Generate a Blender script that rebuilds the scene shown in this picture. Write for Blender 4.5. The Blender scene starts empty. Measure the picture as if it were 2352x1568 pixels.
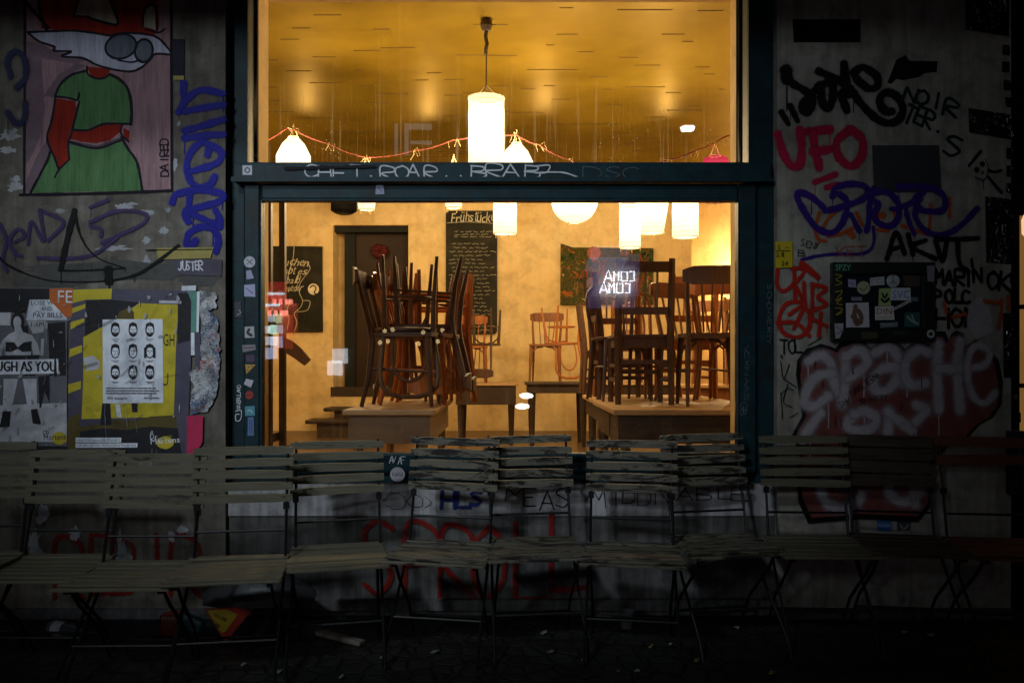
import bpy, math, random
from mathutils import Vector, Matrix, noise as mnoise
rnd = random.Random(7)
SC = bpy.context.scene
COL = SC.collection

# ------------------------------------------------------------------ camera, sky, lamps, exposure
F, CU, HV, DW, EYE = 1829.0, 1176.0, 836.0, 4.0, 1.27       # focal px, centre column, horizon row, wall distance, eye height
cam_d = bpy.data.cameras.new("camera"); cam = bpy.data.objects.new("camera", cam_d); COL.objects.link(cam)
cam.location = (0, -DW, EYE); cam.rotation_euler = (math.radians(90), 0, 0)
cam_d.sensor_width = 36; cam_d.lens = 28.0; cam_d.shift_y = 52/2352.0
cam_d.clip_start = 0.05; cam_d.clip_end = 400
SC.camera = cam

world = bpy.data.worlds.new("World"); SC.world = world; world.use_nodes = True
wn = world.node_tree.nodes; wl = world.node_tree.links
sky = wn.new('ShaderNodeTexSky'); sky.sky_type = 'NISHITA'; sky.sun_disc = False
sky.sun_elevation = math.radians(-6); sky.sun_rotation = math.radians(140)
wl.new(sky.outputs[0], wn['Background'].inputs[0]); wn['Background'].inputs[1].default_value = 0.06

SC.view_settings.view_transform = 'Standard'; SC.view_settings.look = 'None'
SC.view_settings.exposure = 0.0; SC.view_settings.gamma = 1.0
SC.render.engine = 'CYCLES'
SC.cycles.use_denoising = True
SC.cycles.transparent_max_bounces = 48
SC.cycles.max_bounces = 10; SC.cycles.diffuse_bounces = 5; SC.cycles.glossy_bounces = 4
SC.cycles.sample_clamp_indirect = 6.0; SC.cycles.caustics_reflective = False

KEY_W = 150.0
LANTERN_E = 2.6    # glow of the lantern paper
BULB_W = 88.0      # bulb inside each lantern

# ------------------------------------------------------------------ helpers
def X(u, d=DW): return (u-CU)/F*d
def Z(v, d=DW): return EYE-(v-HV)/F*d
def P(u, v, d=DW): return Vector((X(u, d), d-DW, Z(v, d)))
def Wp(u, v, off=0.0): return Vector((X(u), -off, Z(v)))

class MB:
    def __init__(s): s.v=[]; s.f=[]; s.m=[]; s.e={}
    def add(s, vs, fs, mi=0, edge=None):
        b=len(s.v); s.v += [tuple(p) for p in vs]
        for f in fs: s.f.append([i+b for i in f]); s.m.append(mi)
        if edge:
            for i,x in enumerate(edge): s.e[b+i]=x
    def box(s, x0,x1,y0,y1,z0,z1, mi=0, M=None, bev=0.0):
        if bev>0:
            b=min(bev,(x1-x0)*.45,(y1-y0)*.45,(z1-z0)*.45)
            pts=[]
            for (zz,i) in ((z0,b),(z0+b,0),(z1-b,0),(z1,b)):
                a0,a1,c0,c1=x0+i,x1-i,y0+i,y1-i
                if i==0: ring=[(x0+b,y0),(x1-b,y0),(x1,y0+b),(x1,y1-b),(x1-b,y1),(x0+b,y1),(x0,y1-b),(x0,y0+b)]
                else: ring=[(x0+b,y0+b*.3),(x1-b,y0+b*.3),(x1-b*.3,y0+b),(x1-b*.3,y1-b),(x1-b,y1-b*.3),(x0+b,y1-b*.3),(x0+b*.3,y1-b),(x0+b*.3,y0+b)]
                pts += [(p[0],p[1],zz) for p in ring]
            fs=[[7,6,5,4,3,2,1,0],[24+i for i in range(8)]]
            for k in range(3):
                for i in range(8):
                    j=(i+1)%8; fs.append([k*8+i,k*8+j,k*8+8+j,k*8+8+i])
        else:
            pts=[(x0,y0,z0),(x1,y0,z0),(x1,y1,z0),(x0,y1,z0),(x0,y0,z1),(x1,y0,z1),(x1,y1,z1),(x0,y1,z1)]
            fs=[[3,2,1,0],[4,5,6,7],[0,1,5,4],[1,2,6,5],[2,3,7,6],[3,0,4,7]]
        if M is not None: pts=[M@Vector(p) for p in pts]
        s.add(pts,fs,mi)
    def tube(s, pts, r, n=8, mi=0, closed=False, sx=1.0):
        pts=[Vector(p) for p in pts]; N=len(pts)
        rr = r if isinstance(r,(list,tuple)) else [r]*N
        vs=[]; up=None
        for i,p in enumerate(pts):
            if closed: t=pts[(i+1)%N]-pts[i-1]
            else: t=pts[min(i+1,N-1)]-pts[max(i-1,0)]
            if t.length<1e-9: t=Vector((0,0,1))
            t.normalize()
            if up is None:
                up=Vector((1,0,0)) if abs(t.x)<.9 else Vector((0,1,0))
            a=(up-t*up.dot(t)); 
            if a.length<1e-6: a=t.orthogonal()
            a.normalize(); up=a; b=t.cross(a)
            for k in range(n):
                w=2*math.pi*k/n; vs.append(p+(a*math.cos(w)*sx+b*math.sin(w))*rr[i])
        fs=[]
        for i in range(N if closed else N-1):
            j=(i+1)%N
            for k in range(n):
                l=(k+1)%n; fs.append([i*n+k,i*n+l,j*n+l,j*n+k])
        if not closed: fs+= [list(range(n))[::-1],[(N-1)*n+k for k in range(n)]]
        s.add(vs,fs,mi)
    def lathe(s, prof, n=24, c=(0,0,0), mi=0, cap=True, ph=0.0):
        vs=[]; 
        for r,z in prof:
            for k in range(n):
                w=2*math.pi*k/n+ph; vs.append((c[0]+r*math.cos(w),c[1]+r*math.sin(w),c[2]+z))
        fs=[]
        for i in range(len(prof)-1):
            for k in range(n):
                l=(k+1)%n; fs.append([i*n+k,i*n+l,(i+1)*n+l,(i+1)*n+k])
        if cap: fs+=[list(range(n))[::-1],[(len(prof)-1)*n+k for k in range(n)]]
        s.add(vs,fs,mi)
    def quad(s,a,b,c,d,mi=0): s.add([a,b,c,d],[[0,1,2,3]],mi)
    def prism(s, pts, dirv, mi=0):
        """polygon pts extruded by dirv"""
        n=len(pts); d=Vector(dirv); vs=[Vector(p) for p in pts]+[Vector(p)+d for p in pts]
        fs=[list(range(n)),[2*n-1-i for i in range(n)]]
        for i in range(n):
            j=(i+1)%n; fs.append([j,i,n+i,n+j])
        s.add(vs,fs,mi)
    def poly(s, uv, off, mi=0, th=0.0006):
        """painted patch on the wall, polygon in photo columns / rows"""
        pts=[Wp(u,v,off) for u,v in uv]
        a=sum(uv[i][0]*uv[(i+1)%len(uv)][1]-uv[(i+1)%len(uv)][0]*uv[i][1] for i in range(len(uv)))
        if a>0: pts=pts[::-1]
        s.add(pts,[list(range(len(pts)))],mi)
    def ribbon(s, uv, w, off, mi=0, smooth=True, place=None, step=3.0):
        """brush stroke of width w (px) through uv; edge attribute 0 centre, 1 rim"""
        pl = place or Wp
        pts=[Vector((p[0],p[1])) for p in uv]
        ws=[(p[2] if len(p)>2 else w) for p in uv]
        if len(pts)==1: pts=[pts[0],pts[0]+Vector((.8,.3))]; ws=ws*2
        out=[]; wo=[]
        n=len(pts)
        for i in range(n-1):
            p1,p2=pts[i],pts[i+1]
            p0=pts[i-1] if i>0 else p1*2-p2
            p3=pts[i+2] if i+2<n else p2*2-p1
            m=max(1,int((p2-p1).length/step))
            m=min(m,24)
            for k in range(m):
                t=k/m
                if smooth:
                    q=0.5*((2*p1)+(p2-p0)*t+(2*p0-5*p1+4*p2-p3)*t*t+(3*p1-p0-3*p2+p3)*t*t*t)
                else: q=p1.lerp(p2,t)
                out.append(q); wo.append(ws[i]*(1-t)+ws[i+1]*t)
        out.append(pts[-1]); wo.append(ws[-1])
        ph=pts[0].x*.37+pts[0].y*.11; wo=[x*(1+.09*math.sin(ph+i*.31)+.05*math.sin(ph*2+i*.83)) for i,x in enumerate(wo)]
        N=len(out); vs=[]; ed=[]; fs=[]
        nd=[]
        for i in range(N):
            t=out[min(i+1,N-1)]-out[max(i-1,0)]
            if t.length<1e-6: t=Vector((1,0))
            t.normalize(); nd.append((t,Vector((-t.y,t.x))))
        for i in range(N):
            o=off+i*0.000002; nrm=nd[i][1]*(wo[i]*.5)
            for q,e in ((out[i]+nrm,1),(out[i],0),(out[i]-nrm,1)):
                vs.append(pl(q.x,q.y,o)); ed.append(e)
        for i in range(N-1):
            a=i*3; b=a+3
            fs+=[[a,a+1,b+1,b],[a+1,a+2,b+2,b+1]]
        for end,sg in ((0,-1),(N-1,1)):        # round ends
            t,nr=nd[end]; c=end*3+1; arc=[]
            for k in range(1,6):
                w_=math.pi*k/6
                q=out[end]+(nr*math.cos(w_)+t*sg*math.sin(w_))*(wo[end]*.5)
                vs.append(pl(q.x,q.y,off+end*.000002)); ed.append(1); arc.append(len(vs)-1)
            seq=[end*3]+arc+[end*3+2]
            for k in range(len(seq)-1):
                f=[c,seq[k],seq[k+1]] if sg<0 else [c,seq[k+1],seq[k]]
                fs.append(f)
        s.add(vs,fs,mi,ed)

def setp(o, label=None, cat=None, group=None, kind=None):
    if label: o['label']=label
    if cat: o['category']=cat
    if group: o['group']=group
    if kind: o['kind']=kind
    return o
def link(name, mb, mats, parent=None, world=False, smooth=False, label=None, recenter=False, bevel=0):
    if not isinstance(mats,(list,tuple)): mats=[mats]
    me=bpy.data.meshes.new(name)
    off=Vector((0,0,0))
    if parent is not None and world: off=Vector(parent.location)
        
    vs=[Vector(v)-off for v in mb.v]
    loc=Vector((0,0,0))
    if recenter and vs:
        lo=Vector([min(v[i] for v in vs) for i in range(3)]); hi=Vector([max(v[i] for v in vs) for i in range(3)])
        loc=(lo+hi)/2; loc.z=lo.z; vs=[v-loc for v in vs]
    me.from_pydata([tuple(v) for v in vs],[],mb.f)
    for m in mats: me.materials.append(m)
    me.polygons.foreach_set('material_index', mb.m)
    if smooth: me.polygons.foreach_set('use_smooth',[True]*len(me.polygons))
    if mb.e:
        at=me.attributes.new('rim','FLOAT','POINT')
        at.data.foreach_set('value',[float(mb.e.get(i,0)) for i in range(len(me.vertices))])
    me.update()
    o=bpy.data.objects.new(name,me); COL.objects.link(o); o.location=loc
    if parent is not None: o.parent=parent
    if label: o['label']=label
    if smooth:
        try: me.set_sharp_from_angle(angle=math.radians(40))
        except Exception: pass
    return o
def root(name, loc, label, cat, group=None, rz=0.0):
    o=bpy.data.objects.new(name,None); COL.objects.link(o); o.location=loc; o.rotation_euler=(0,0,rz)
    o.empty_display_size=.1
    return setp(o,label,cat,group)
def dup(r, name=None):
    c=r.copy(); COL.objects.link(c)
    for ch in list(r.children):
        k=ch.copy(); COL.objects.link(k); k.parent=c
        for g in list(ch.children):
            q=g.copy(); COL.objects.link(q); q.parent=k
    return c

# ------------------------------------------------------------------ materials
def newmat(name):
    m=bpy.data.materials.new(name); m.use_nodes=True
    nt=m.node_tree; return m, nt, nt.nodes, nt.links, nt.nodes['Principled BSDF']
def nz(N,L,co,scale,detail=4,rough=.6,dist=0.0,mapping=None):
    t=N.new('ShaderNodeTexNoise'); t.inputs['Scale'].default_value=scale; t.inputs['Detail'].default_value=detail
    t.inputs['Roughness'].default_value=rough; t.inputs['Distortion'].default_value=dist
    if mapping:
        mp=N.new('ShaderNodeMapping'); mp.inputs['Scale'].default_value=mapping; L.new(co,mp.inputs[0]); co=mp.outputs[0]
    L.new(co,t.inputs['Vector']); return t.outputs['Fac']
def ramp(N,L,fac,stops):
    r=N.new('ShaderNodeValToRGB'); e=r.color_ramp.elements
    while len(e)<len(stops): e.new(.5)
    for i,(p,c) in enumerate(stops):
        e[i].position=p; e[i].color=(*c,1) if len(c)==3 else c
    L.new(fac,r.inputs[0]); return r.outputs[0]
def mixc(N,L,f,a,b,mode='MIX'):
    m=N.new('ShaderNodeMix'); m.data_type='RGBA'; m.blend_type=mode
    for s,x in ((m.inputs[0],f),(m.inputs[6],a),(m.inputs[7],b)):
        if hasattr(x,'is_linked'): L.new(x,s)
        elif isinstance(x,(int,float)): s.default_value=x
        else: s.default_value=(*x,1)
    return m.outputs[2]
def bump(N,L,B,h,st=.3,dist=.01):
    b=N.new('ShaderNodeBump'); b.inputs['Strength'].default_value=st; b.inputs['Distance'].default_value=dist
    L.new(h,b.inputs['Height']); L.new(b.outputs[0],B.inputs['Normal'])
def objco(N,L,jit=True):
    tc=N.new('ShaderNodeTexCoord')
    if not jit: return tc.outputs['Object']
    oi=N.new('ShaderNodeObjectInfo'); mul=N.new('ShaderNodeMath'); mul.operation='MULTIPLY'; mul.inputs[1].default_value=37.0
    L.new(oi.outputs['Random'],mul.inputs[0])
    ad=N.new('ShaderNodeVectorMath'); ad.operation='ADD'; L.new(tc.outputs['Object'],ad.inputs[0]); L.new(mul.outputs[0],ad.inputs[1])
    return ad.outputs[0]
MATS={}
def mat(name, col, rough=.6, var=.25, scale=9, bmp=.15, spec=.35, metal=0.0, stretch=None, grime=None):
    if name in MATS: return MATS[name]
    m,nt,N,L,B=newmat(name)
    co=objco(N,L); f=nz(N,L,co,scale,5,.65,.2,stretch)
    lo=tuple(c*(1-var) for c in col); hi=tuple(min(1,c*(1+var)) for c in col)
    c=ramp(N,L,f,[(.25,lo),(.75,hi)])
    if grime:
        g=nz(N,L,co,scale*.45,6,.7,.4,stretch); gm=ramp(N,L,g,[(.5,(0,0,0)),(.62,(1,1,1))])
        c=mixc(N,L,gm,c,grime)
    L.new(c,B.inputs['Base Color']); B.inputs['Roughness'].default_value=rough
    B.inputs['Specular IOR Level'].default_value=spec; B.inputs['Metallic'].default_value=metal
    if bmp: bump(N,L,B,nz(N,L,co,scale*4,4,.6,0,stretch),bmp,.004)
    MATS[name]=m; return m
def paint(name, col, soft=.35, rough=.55, fade=.25, alpha=1.0):
    """sprayed or brushed paint: ragged soft rim, worn patches"""
    if name in MATS: return MATS[name]
    m,nt,N,L,B=newmat(name)
    co=objco(N,L,False); f=nz(N,L,co,14,5,.7)
    c=ramp(N,L,f,[(.2,tuple(x*.75 for x in col)),(.8,tuple(min(1,x*1.2) for x in col))])
    L.new(c,B.inputs['Base Color']); B.inputs['Roughness'].default_value=rough; B.inputs['Specular IOR Level'].default_value=.1
    at=N.new('ShaderNodeAttribute'); at.attribute_name='rim'
    n2=nz(N,L,co,60,4,.7)
    ad=N.new('ShaderNodeMath'); ad.operation='MULTIPLY_ADD'; L.new(n2,ad.inputs[0]); ad.inputs[1].default_value=.5; L.new(at.outputs['Fac'],ad.inputs[2])
    mr=N.new('ShaderNodeMapRange'); mr.interpolation_type='SMOOTHSTEP'
    mr.inputs[1].default_value=1.25-soft; mr.inputs[2].default_value=1.25 if alpha==1 else 1.1; mr.inputs[3].default_value=1; mr.inputs[4].default_value=0
    L.new(ad.outputs[0],mr.inputs[0])
    n3=nz(N,L,co,5,6,.75); w=N.new('ShaderNodeMapRange'); w.inputs[1].default_value=.25; w.inputs[2].default_value=.45; w.inputs[3].default_value=(1-fade)*alpha; w.inputs[4].default_value=alpha
    L.new(n3,w.inputs[0]); mu=N.new('ShaderNodeMath'); mu.operation='MULTIPLY'; L.new(mr.outputs[0],mu.inputs[0]); L.new(w.outputs[0],mu.inputs[1])
    L.new(mu.outputs[0],B.inputs['Alpha'])
    MATS[name]=m; return m
def glow(name, col, st, rib=None, base=(.8,.7,.5)):
    if name in MATS: return MATS[name]
    m,nt,N,L,B=newmat(name)
    B.inputs['Base Color'].default_value=(*base,1); B.inputs['Roughness'].default_value=.8
    B.inputs['Emission Color'].default_value=(*col,1); B.inputs['Emission Strength'].default_value=st
    if rib:
        co=objco(N,L,False); f=nz(N,L,co,rib,3,.5); mr=N.new('ShaderNodeMapRange'); mr.inputs[3].default_value=st*.8; mr.inputs[4].default_value=st*1.2
        L.new(f,mr.inputs[0]); L.new(mr.outputs[0],B.inputs['Emission Strength'])
    MATS[name]=m; return m
def lamp_paper(name, col, st, thru):
    m=bpy.data.materials.new(name); m.use_nodes=True; N=m.node_tree.nodes; L=m.node_tree.links; N.clear()
    out=N.new('ShaderNodeOutputMaterial'); tr=N.new('ShaderNodeBsdfTransparent'); tr.inputs[0].default_value=(thru,thru*.93,thru*.8,1)
    em=N.new('ShaderNodeEmission'); em.inputs[0].default_value=(*col,1)
    tc=N.new('ShaderNodeTexCoord'); sx=N.new('ShaderNodeSeparateXYZ'); L.new(tc.outputs['Generated'],sx.inputs[0])
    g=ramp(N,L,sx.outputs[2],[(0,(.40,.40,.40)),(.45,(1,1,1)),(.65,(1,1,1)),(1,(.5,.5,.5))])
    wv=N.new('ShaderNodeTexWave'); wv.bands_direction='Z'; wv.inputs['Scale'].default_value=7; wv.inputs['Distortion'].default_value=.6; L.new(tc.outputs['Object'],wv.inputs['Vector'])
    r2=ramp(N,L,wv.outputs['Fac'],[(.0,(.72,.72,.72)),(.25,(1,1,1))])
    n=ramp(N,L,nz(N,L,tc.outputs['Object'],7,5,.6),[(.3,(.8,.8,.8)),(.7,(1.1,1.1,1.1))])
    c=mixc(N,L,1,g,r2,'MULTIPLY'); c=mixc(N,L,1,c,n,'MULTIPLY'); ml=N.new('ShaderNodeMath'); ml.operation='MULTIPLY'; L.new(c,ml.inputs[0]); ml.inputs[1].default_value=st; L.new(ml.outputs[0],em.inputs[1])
    ad=N.new('ShaderNodeAddShader'); L.new(tr.outputs[0],ad.inputs[0]); L.new(em.outputs[0],ad.inputs[1]); L.new(ad.outputs[0],out.inputs[0])
    MATS[name]=m; return m
def plaster(name, base, dark, light, streak=.5, bmp=.5, scale=1.0, mott=.8):
    if name in MATS: return MATS[name]
    m,nt,N,L,B=newmat(name)
    co=objco(N,L,False)
    a=nz(N,L,co,1.6*scale,6,.65,.5); b=nz(N,L,co,7*scale,6,.7,.3); c=nz(N,L,co,3*scale,5,.6,.2,(6,1,.5))
    col=ramp(N,L,a,[(.3,dark),(.55,base),(.8,light)])
    gm=ramp(N,L,b,[(.35,(.55,.55,.55)),(.55,(1,1,1))]); col=mixc(N,L,mott,col,gm,'MULTIPLY')
    st=ramp(N,L,c,[(.4,(.45,.43,.40)),(.6,(1,1,1))]); col=mixc(N,L,streak,col,st,'MULTIPLY')
    L.new(col,B.inputs['Base Color']); B.inputs['Roughness'].default_value=.85; B.inputs['Specular IOR Level'].default_value=.2
    bump(N,L,B,nz(N,L,co,26*scale,6,.7),bmp,.006)
    MATS[name]=m; return m
def glass(name, dust, smear):
    m=bpy.data.materials.new(name); m.use_nodes=True; N=m.node_tree.nodes; L=m.node_tree.links; N.clear()
    out=N.new('ShaderNodeOutputMaterial'); tr=N.new('ShaderNodeBsdfTransparent'); gl=N.new('ShaderNodeBsdfGlossy'); gl.inputs['Roughness'].default_value=.0
    fr=N.new('ShaderNodeFresnel'); fr.inputs[0].default_value=1.5
    mx=N.new('ShaderNodeMixShader'); L.new(fr.outputs[0],mx.inputs[0]); L.new(tr.outputs[0],mx.inputs[1]); L.new(gl.outputs[0],mx.inputs[2])
    tl=N.new('ShaderNodeBsdfTranslucent'); tl.inputs[0].default_value=(.9,.9,.85,1)
    co=objco(N,L,False)
    v=N.new('ShaderNodeTexVoronoi'); v.inputs['Scale'].default_value=34; L.new(co,v.inputs['Vector'])
    sp=ramp(N,L,v.outputs['Distance'],[(.06,(1,1,1)),(.12,(0,0,0))])
    n1=nz(N,L,co,3,4,.6); msk=ramp(N,L,n1,[(.5,(0,0,0)),(.65,(1,1,1))])
    sp=mixc(N,L,1.0,sp,msk,'MULTIPLY')
    stk=ramp(N,L,nz(N,L,co,9,5,.7,.3,(5,1,.12)),[(.55,(0,0,0)),(.75,(1,1,1))])
    sx=N.new('ShaderNodeSeparateXYZ'); L.new(co,sx.inputs[0])
    hz=N.new('ShaderNodeMapRange'); hz.inputs[1].default_value=.0; hz.inputs[2].default_value=.45; hz.inputs[3].default_value=1; hz.inputs[4].default_value=.12
    L.new(sx.outputs[2],hz.inputs[0])
    a=N.new('ShaderNodeMath'); a.operation='MULTIPLY'; L.new(sp,a.inputs[0]); a.inputs[1].default_value=dust
    b=N.new('ShaderNodeMath'); b.operation='MULTIPLY_ADD'; L.new(stk,b.inputs[0]); b.inputs[1].default_value=smear; L.new(a.outputs[0],b.inputs[2])
    c=N.new('ShaderNodeMath'); c.operation='MULTIPLY'; L.new(b.outputs[0],c.inputs[0]); L.new(hz.outputs[0],c.inputs[1])
    m2=N.new('ShaderNodeMixShader'); L.new(c.outputs[0],m2.inputs[0]); L.new(mx.outputs[0],m2.inputs[1]); L.new(tl.outputs[0],m2.inputs[2])
    L.new(m2.outputs[0],out.inputs[0]); return m
def worn(name, col, under, scale=5, amount=.55, rough=.7):
    """painted slats with the paint flaked off along the grain"""
    if name in MATS: return MATS[name]
    m,nt,N,L,B=newmat(name); co=objco(N,L)
    g=nz(N,L,co,6,5,.6,.3,(1,14,14)); c=ramp(N,L,g,[(.25,tuple(x*.62 for x in col)),(.75,tuple(x*1.2 for x in col))])
    f=nz(N,L,co,scale,7,.75,.6,(1,5,5)); fm=ramp(N,L,f,[(amount,(0,0,0)),(amount+.05,(1,1,1))])
    c=mixc(N,L,fm,c,under); L.new(c,B.inputs['Base Color']); B.inputs['Roughness'].default_value=rough; B.inputs['Specular IOR Level'].default_value=.3
    bump(N,L,B,g,.4,.003); MATS[name]=m; return m

# text in the built-in typeface and in a single-stroke hand
_fc={}
def font_geo(s):
    if s in _fc: return _fc[s]
    cu=bpy.data.curves.new('lettering','FONT'); cu.body=s; cu.size=1; cu.resolution_u=2; cu.fill_mode='FRONT'
    ob=bpy.data.objects.new('lettering',cu); COL.objects.link(ob)
    dg=bpy.context.evaluated_depsgraph_get(); dg.update()
    me=bpy.data.meshes.new_from_object(ob.evaluated_get(dg))
    vs=[(v.co.x,v.co.y) for v in me.vertices]; fs=[list(p.vertices) for p in me.polygons]
    bpy.data.objects.remove(ob); bpy.data.meshes.remove(me); bpy.data.curves.remove(cu)
    _fc[s]=(vs,fs); return _fc[s]
def wtext(mb, s, u0, v0, w, h, off, mi=0, rot=0.0, shear=0.0, place=None, mirror=False):
    """fit printed text s in the box with top-left (u0,v0), size w x h (px)"""
    vs,fs=font_geo(s)
    if not vs: return
    x0=min(p[0] for p in vs); x1=max(p[0] for p in vs); y0=min(p[1] for p in vs); y1=max(p[1] for p in vs)
    pl=place or Wp; c,sn=math.cos(rot),math.sin(rot); o=[]
    for x,y in vs:
        a=(x-x0)/(x1-x0)*w; b=(y1-y)/max(y1-y0,1e-6)*h
        a+=shear*(h-b)
        if mirror: a=w-a
        o.append(pl(u0+a*c-b*sn, v0+a*sn+b*c, off))
    mb.add(o,[f if not mirror else f[::-1] for f in fs],mi)
G={ 'A':"0,4 1,0 2,4|.4,2.6 1.6,2.6",'B':"0,0 0,4|0,0 1.6,.4 1.5,1.7 0,2 1.9,2.6 1.7,3.8 0,4",'C':"2,.5 1,0 .1,1 .1,3 1,4 2,3.5",'D':"0,0 0,4|0,0 1.4,.3 2,2 1.4,3.7 0,4",
'E':"2,0 0,0 0,4 2,4|0,2 1.5,2",'F':"2,0 0,0 0,4|0,1.9 1.5,1.9",'G':"2,.6 1,0 .1,1 .1,3 1,4 2,3.3 2,2.2 1.2,2.2",'H':"0,0 0,4|2,0 2,4|0,2 2,2",'I':"1,0 1,4",'J':"1.6,0 1.6,3.2 .8,4 0,3.3",
'K':"0,0 0,4|2,0 .1,2.2 2,4",'L':"0,0 0,4 2,4",'M':"0,4 .2,0 1,2.4 1.8,0 2,4",'N':"0,4 0,0 2,4 2,0",'O':"1,0 .1,1 .1,3 1,4 1.9,3 1.9,1 1,0",'P':"0,4 0,0 1.7,.3 1.8,1.7 0,2.1",
'Q':"1,0 .1,1 .1,3 1,4 1.9,3 1.9,1 1,0|1.2,3 2,4",'R':"0,4 0,0 1.7,.3 1.8,1.6 0,2 2,4",'S':"1.9,.4 .9,0 .1,.9 1,1.9 1.9,2.9 1.1,4 .1,3.6",'T':"0,0 2,0|1,0 1,4",'U':"0,0 .1,3 1,4 1.9,3 2,0",
'V':"0,0 1,4 2,0",'W':"0,0 .5,4 1,1.4 1.5,4 2,0",'X':"0,0 2,4|2,0 0,4",'Y':"0,0 1,2 2,0|1,2 .8,4",'Z':"0,0 2,0 0,4 2,4",'.':"1,3.8",'-':"0,2 1.6,2",'"':".5,0 .5,1|1.3,0 1.3,1",
',':"1,3.6 .7,4.4",'!':"1,0 1,2.8|1,3.8",'0':"1,0 .1,1 .1,3 1,4 1.9,3 1.9,1 1,0",'2':"0,.8 1,0 1.9,1 0,4 2,4",'4':"1.5,4 1.5,0 0,2.8 2,2.8",'5':"1.9,0 .3,0 .2,1.7 1.5,1.7 1.9,2.9 1,4 .1,3.6",'8':"1,1.9 .2,1 1,0 1.8,1 1,1.9 .1,3 1,4 1.9,3 1,1.9"}
SHARP=set('AEFHKLMNTVWXYZI4')
def wscript(mb, s, u0, v0, w, h, off, mi=0, shear=.3, place=None, rr=None):
    """chalk writing: each letter set by itself, leaning and jumping a little"""
    r=rr or rnd; n=len(s); tall=set('bdfhkltABCDEFGHIJKLMNOPQRSTUVWXYZßüäö')
    adv=[.55 if c in 'ilt ' else (1.35 if c in 'mwMW' else 1.0) for c in s]; tot=sum(adv); x=u0
    for i,ch in enumerate(s):
        a=adv[i]*w/tot
        if ch!=' ':
            hh=h*(1.0 if ch in tall else .64)*r.uniform(.9,1.15); vv=v0+h-hh+(h*.25 if ch in 'gpqy' else 0)+r.uniform(-.09,.09)*h
            wtext(mb,ch,x,vv,a*r.uniform(.78,.98),hh,off+i*.00003,mi,rot=r.uniform(-.12,.05),shear=shear*r.uniform(.7,1.3),place=place)
        x+=a
def hand(mb, s, u0, v0, w, h, sw, off, mi=0, rot=0.0, jit=.19, place=None, rr=None, gap=.35):
    r=rr or rnd; n=len(s); cw=w/(n+(n-1)*gap*.4); pitch=cw*(1+gap*.4); c,sn=math.cos(rot),math.sin(rot); k=0
    for i,ch in enumerate(s):
        if ch.upper() not in G: continue
        sx=cw/2.0; sy=h/4.0; jx,jy=r.uniform(-jit,jit)*cw,r.uniform(-jit,jit)*h*.5; js=r.uniform(.9,1.1)
        for st in G[ch.upper()].split('|'):
            pts=[]
            for q in st.split():
                x,y=map(float,q.split(','))
                a=i*pitch+jx+x*sx*js+r.uniform(-jit,jit)*sx*.6; b=jy+y*sy*js+r.uniform(-jit,jit)*sy*.6
                pts.append((u0+a*c-b*sn, v0+a*sn+b*c))
            mb.ribbon(pts,sw,off+k*.00003,mi,smooth=(ch.upper() not in SHARP),place=place,step=max(2.0,sw*.5)); k+=1
# ------------------------------------------------------------------ shared materials
m_ochre = plaster('ochre_plaster',(.80,.595,.285),(.70,.48,.19),(.85,.67,.37),.12,.25,.6,.5)
m_wallL = plaster('grey_brown_render',(.18,.165,.138),(.105,.096,.080),(.33,.315,.285),.5,.8,1.2)
m_wallR = plaster('pale_grey_render',(.36,.35,.30),(.26,.25,.21),(.45,.445,.41),.45,.6,1.0)
m_teal = mat('teal_frame_paint',(.0068,.0275,.034),.5,.45,14,.25,.16,grime=(.014,.018,.019))
m_dark = mat('black_recess',(.005,.005,.006),.85,.2,6,.1,.06)
m_iron = mat('black_iron',(.007,.007,.0075),.45,.3,30,.2,.22)
m_wood_dk = mat('dark_chair_wood',(.066,.028,.012),.5,.45,12,.1,.28,stretch=(6,6,1))
m_wood_or = mat('orange_chair_wood',(.36,.115,.026),.42,.35,12,.1,.3,stretch=(6,6,1))
m_wood_br = mat('brown_chair_wood',(.19,.07,.022),.42,.4,12,.1,.3,stretch=(6,6,1))
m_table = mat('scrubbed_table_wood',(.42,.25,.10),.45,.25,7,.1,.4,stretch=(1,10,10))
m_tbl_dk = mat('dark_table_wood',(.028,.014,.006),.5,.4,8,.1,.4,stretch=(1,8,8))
m_board = mat('blackboard',(.020,.019,.013),.8,.3,3,.1,.1,grime=(.034,.032,.022))
m_chalk = paint('chalk',(.50,.46,.33),.7,.9,.4)
m_white = paint('white_paint',(.62,.63,.68),.3)
m_black = paint('black_paint',(.006,.006,.007),.35)
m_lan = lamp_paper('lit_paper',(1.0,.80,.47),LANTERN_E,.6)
m_lanpink = lamp_paper('lit_pink_paper',(1.0,.05,.13),.9,.3)
m_cord = mat('lamp_cord',(.05,.03,.015),.7)
m_rope = mat('red_garland_rope',(.13,.022,.010),.8,.4,60,.4)
m_string = mat('pale_string',(.40,.30,.15),.9)

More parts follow.
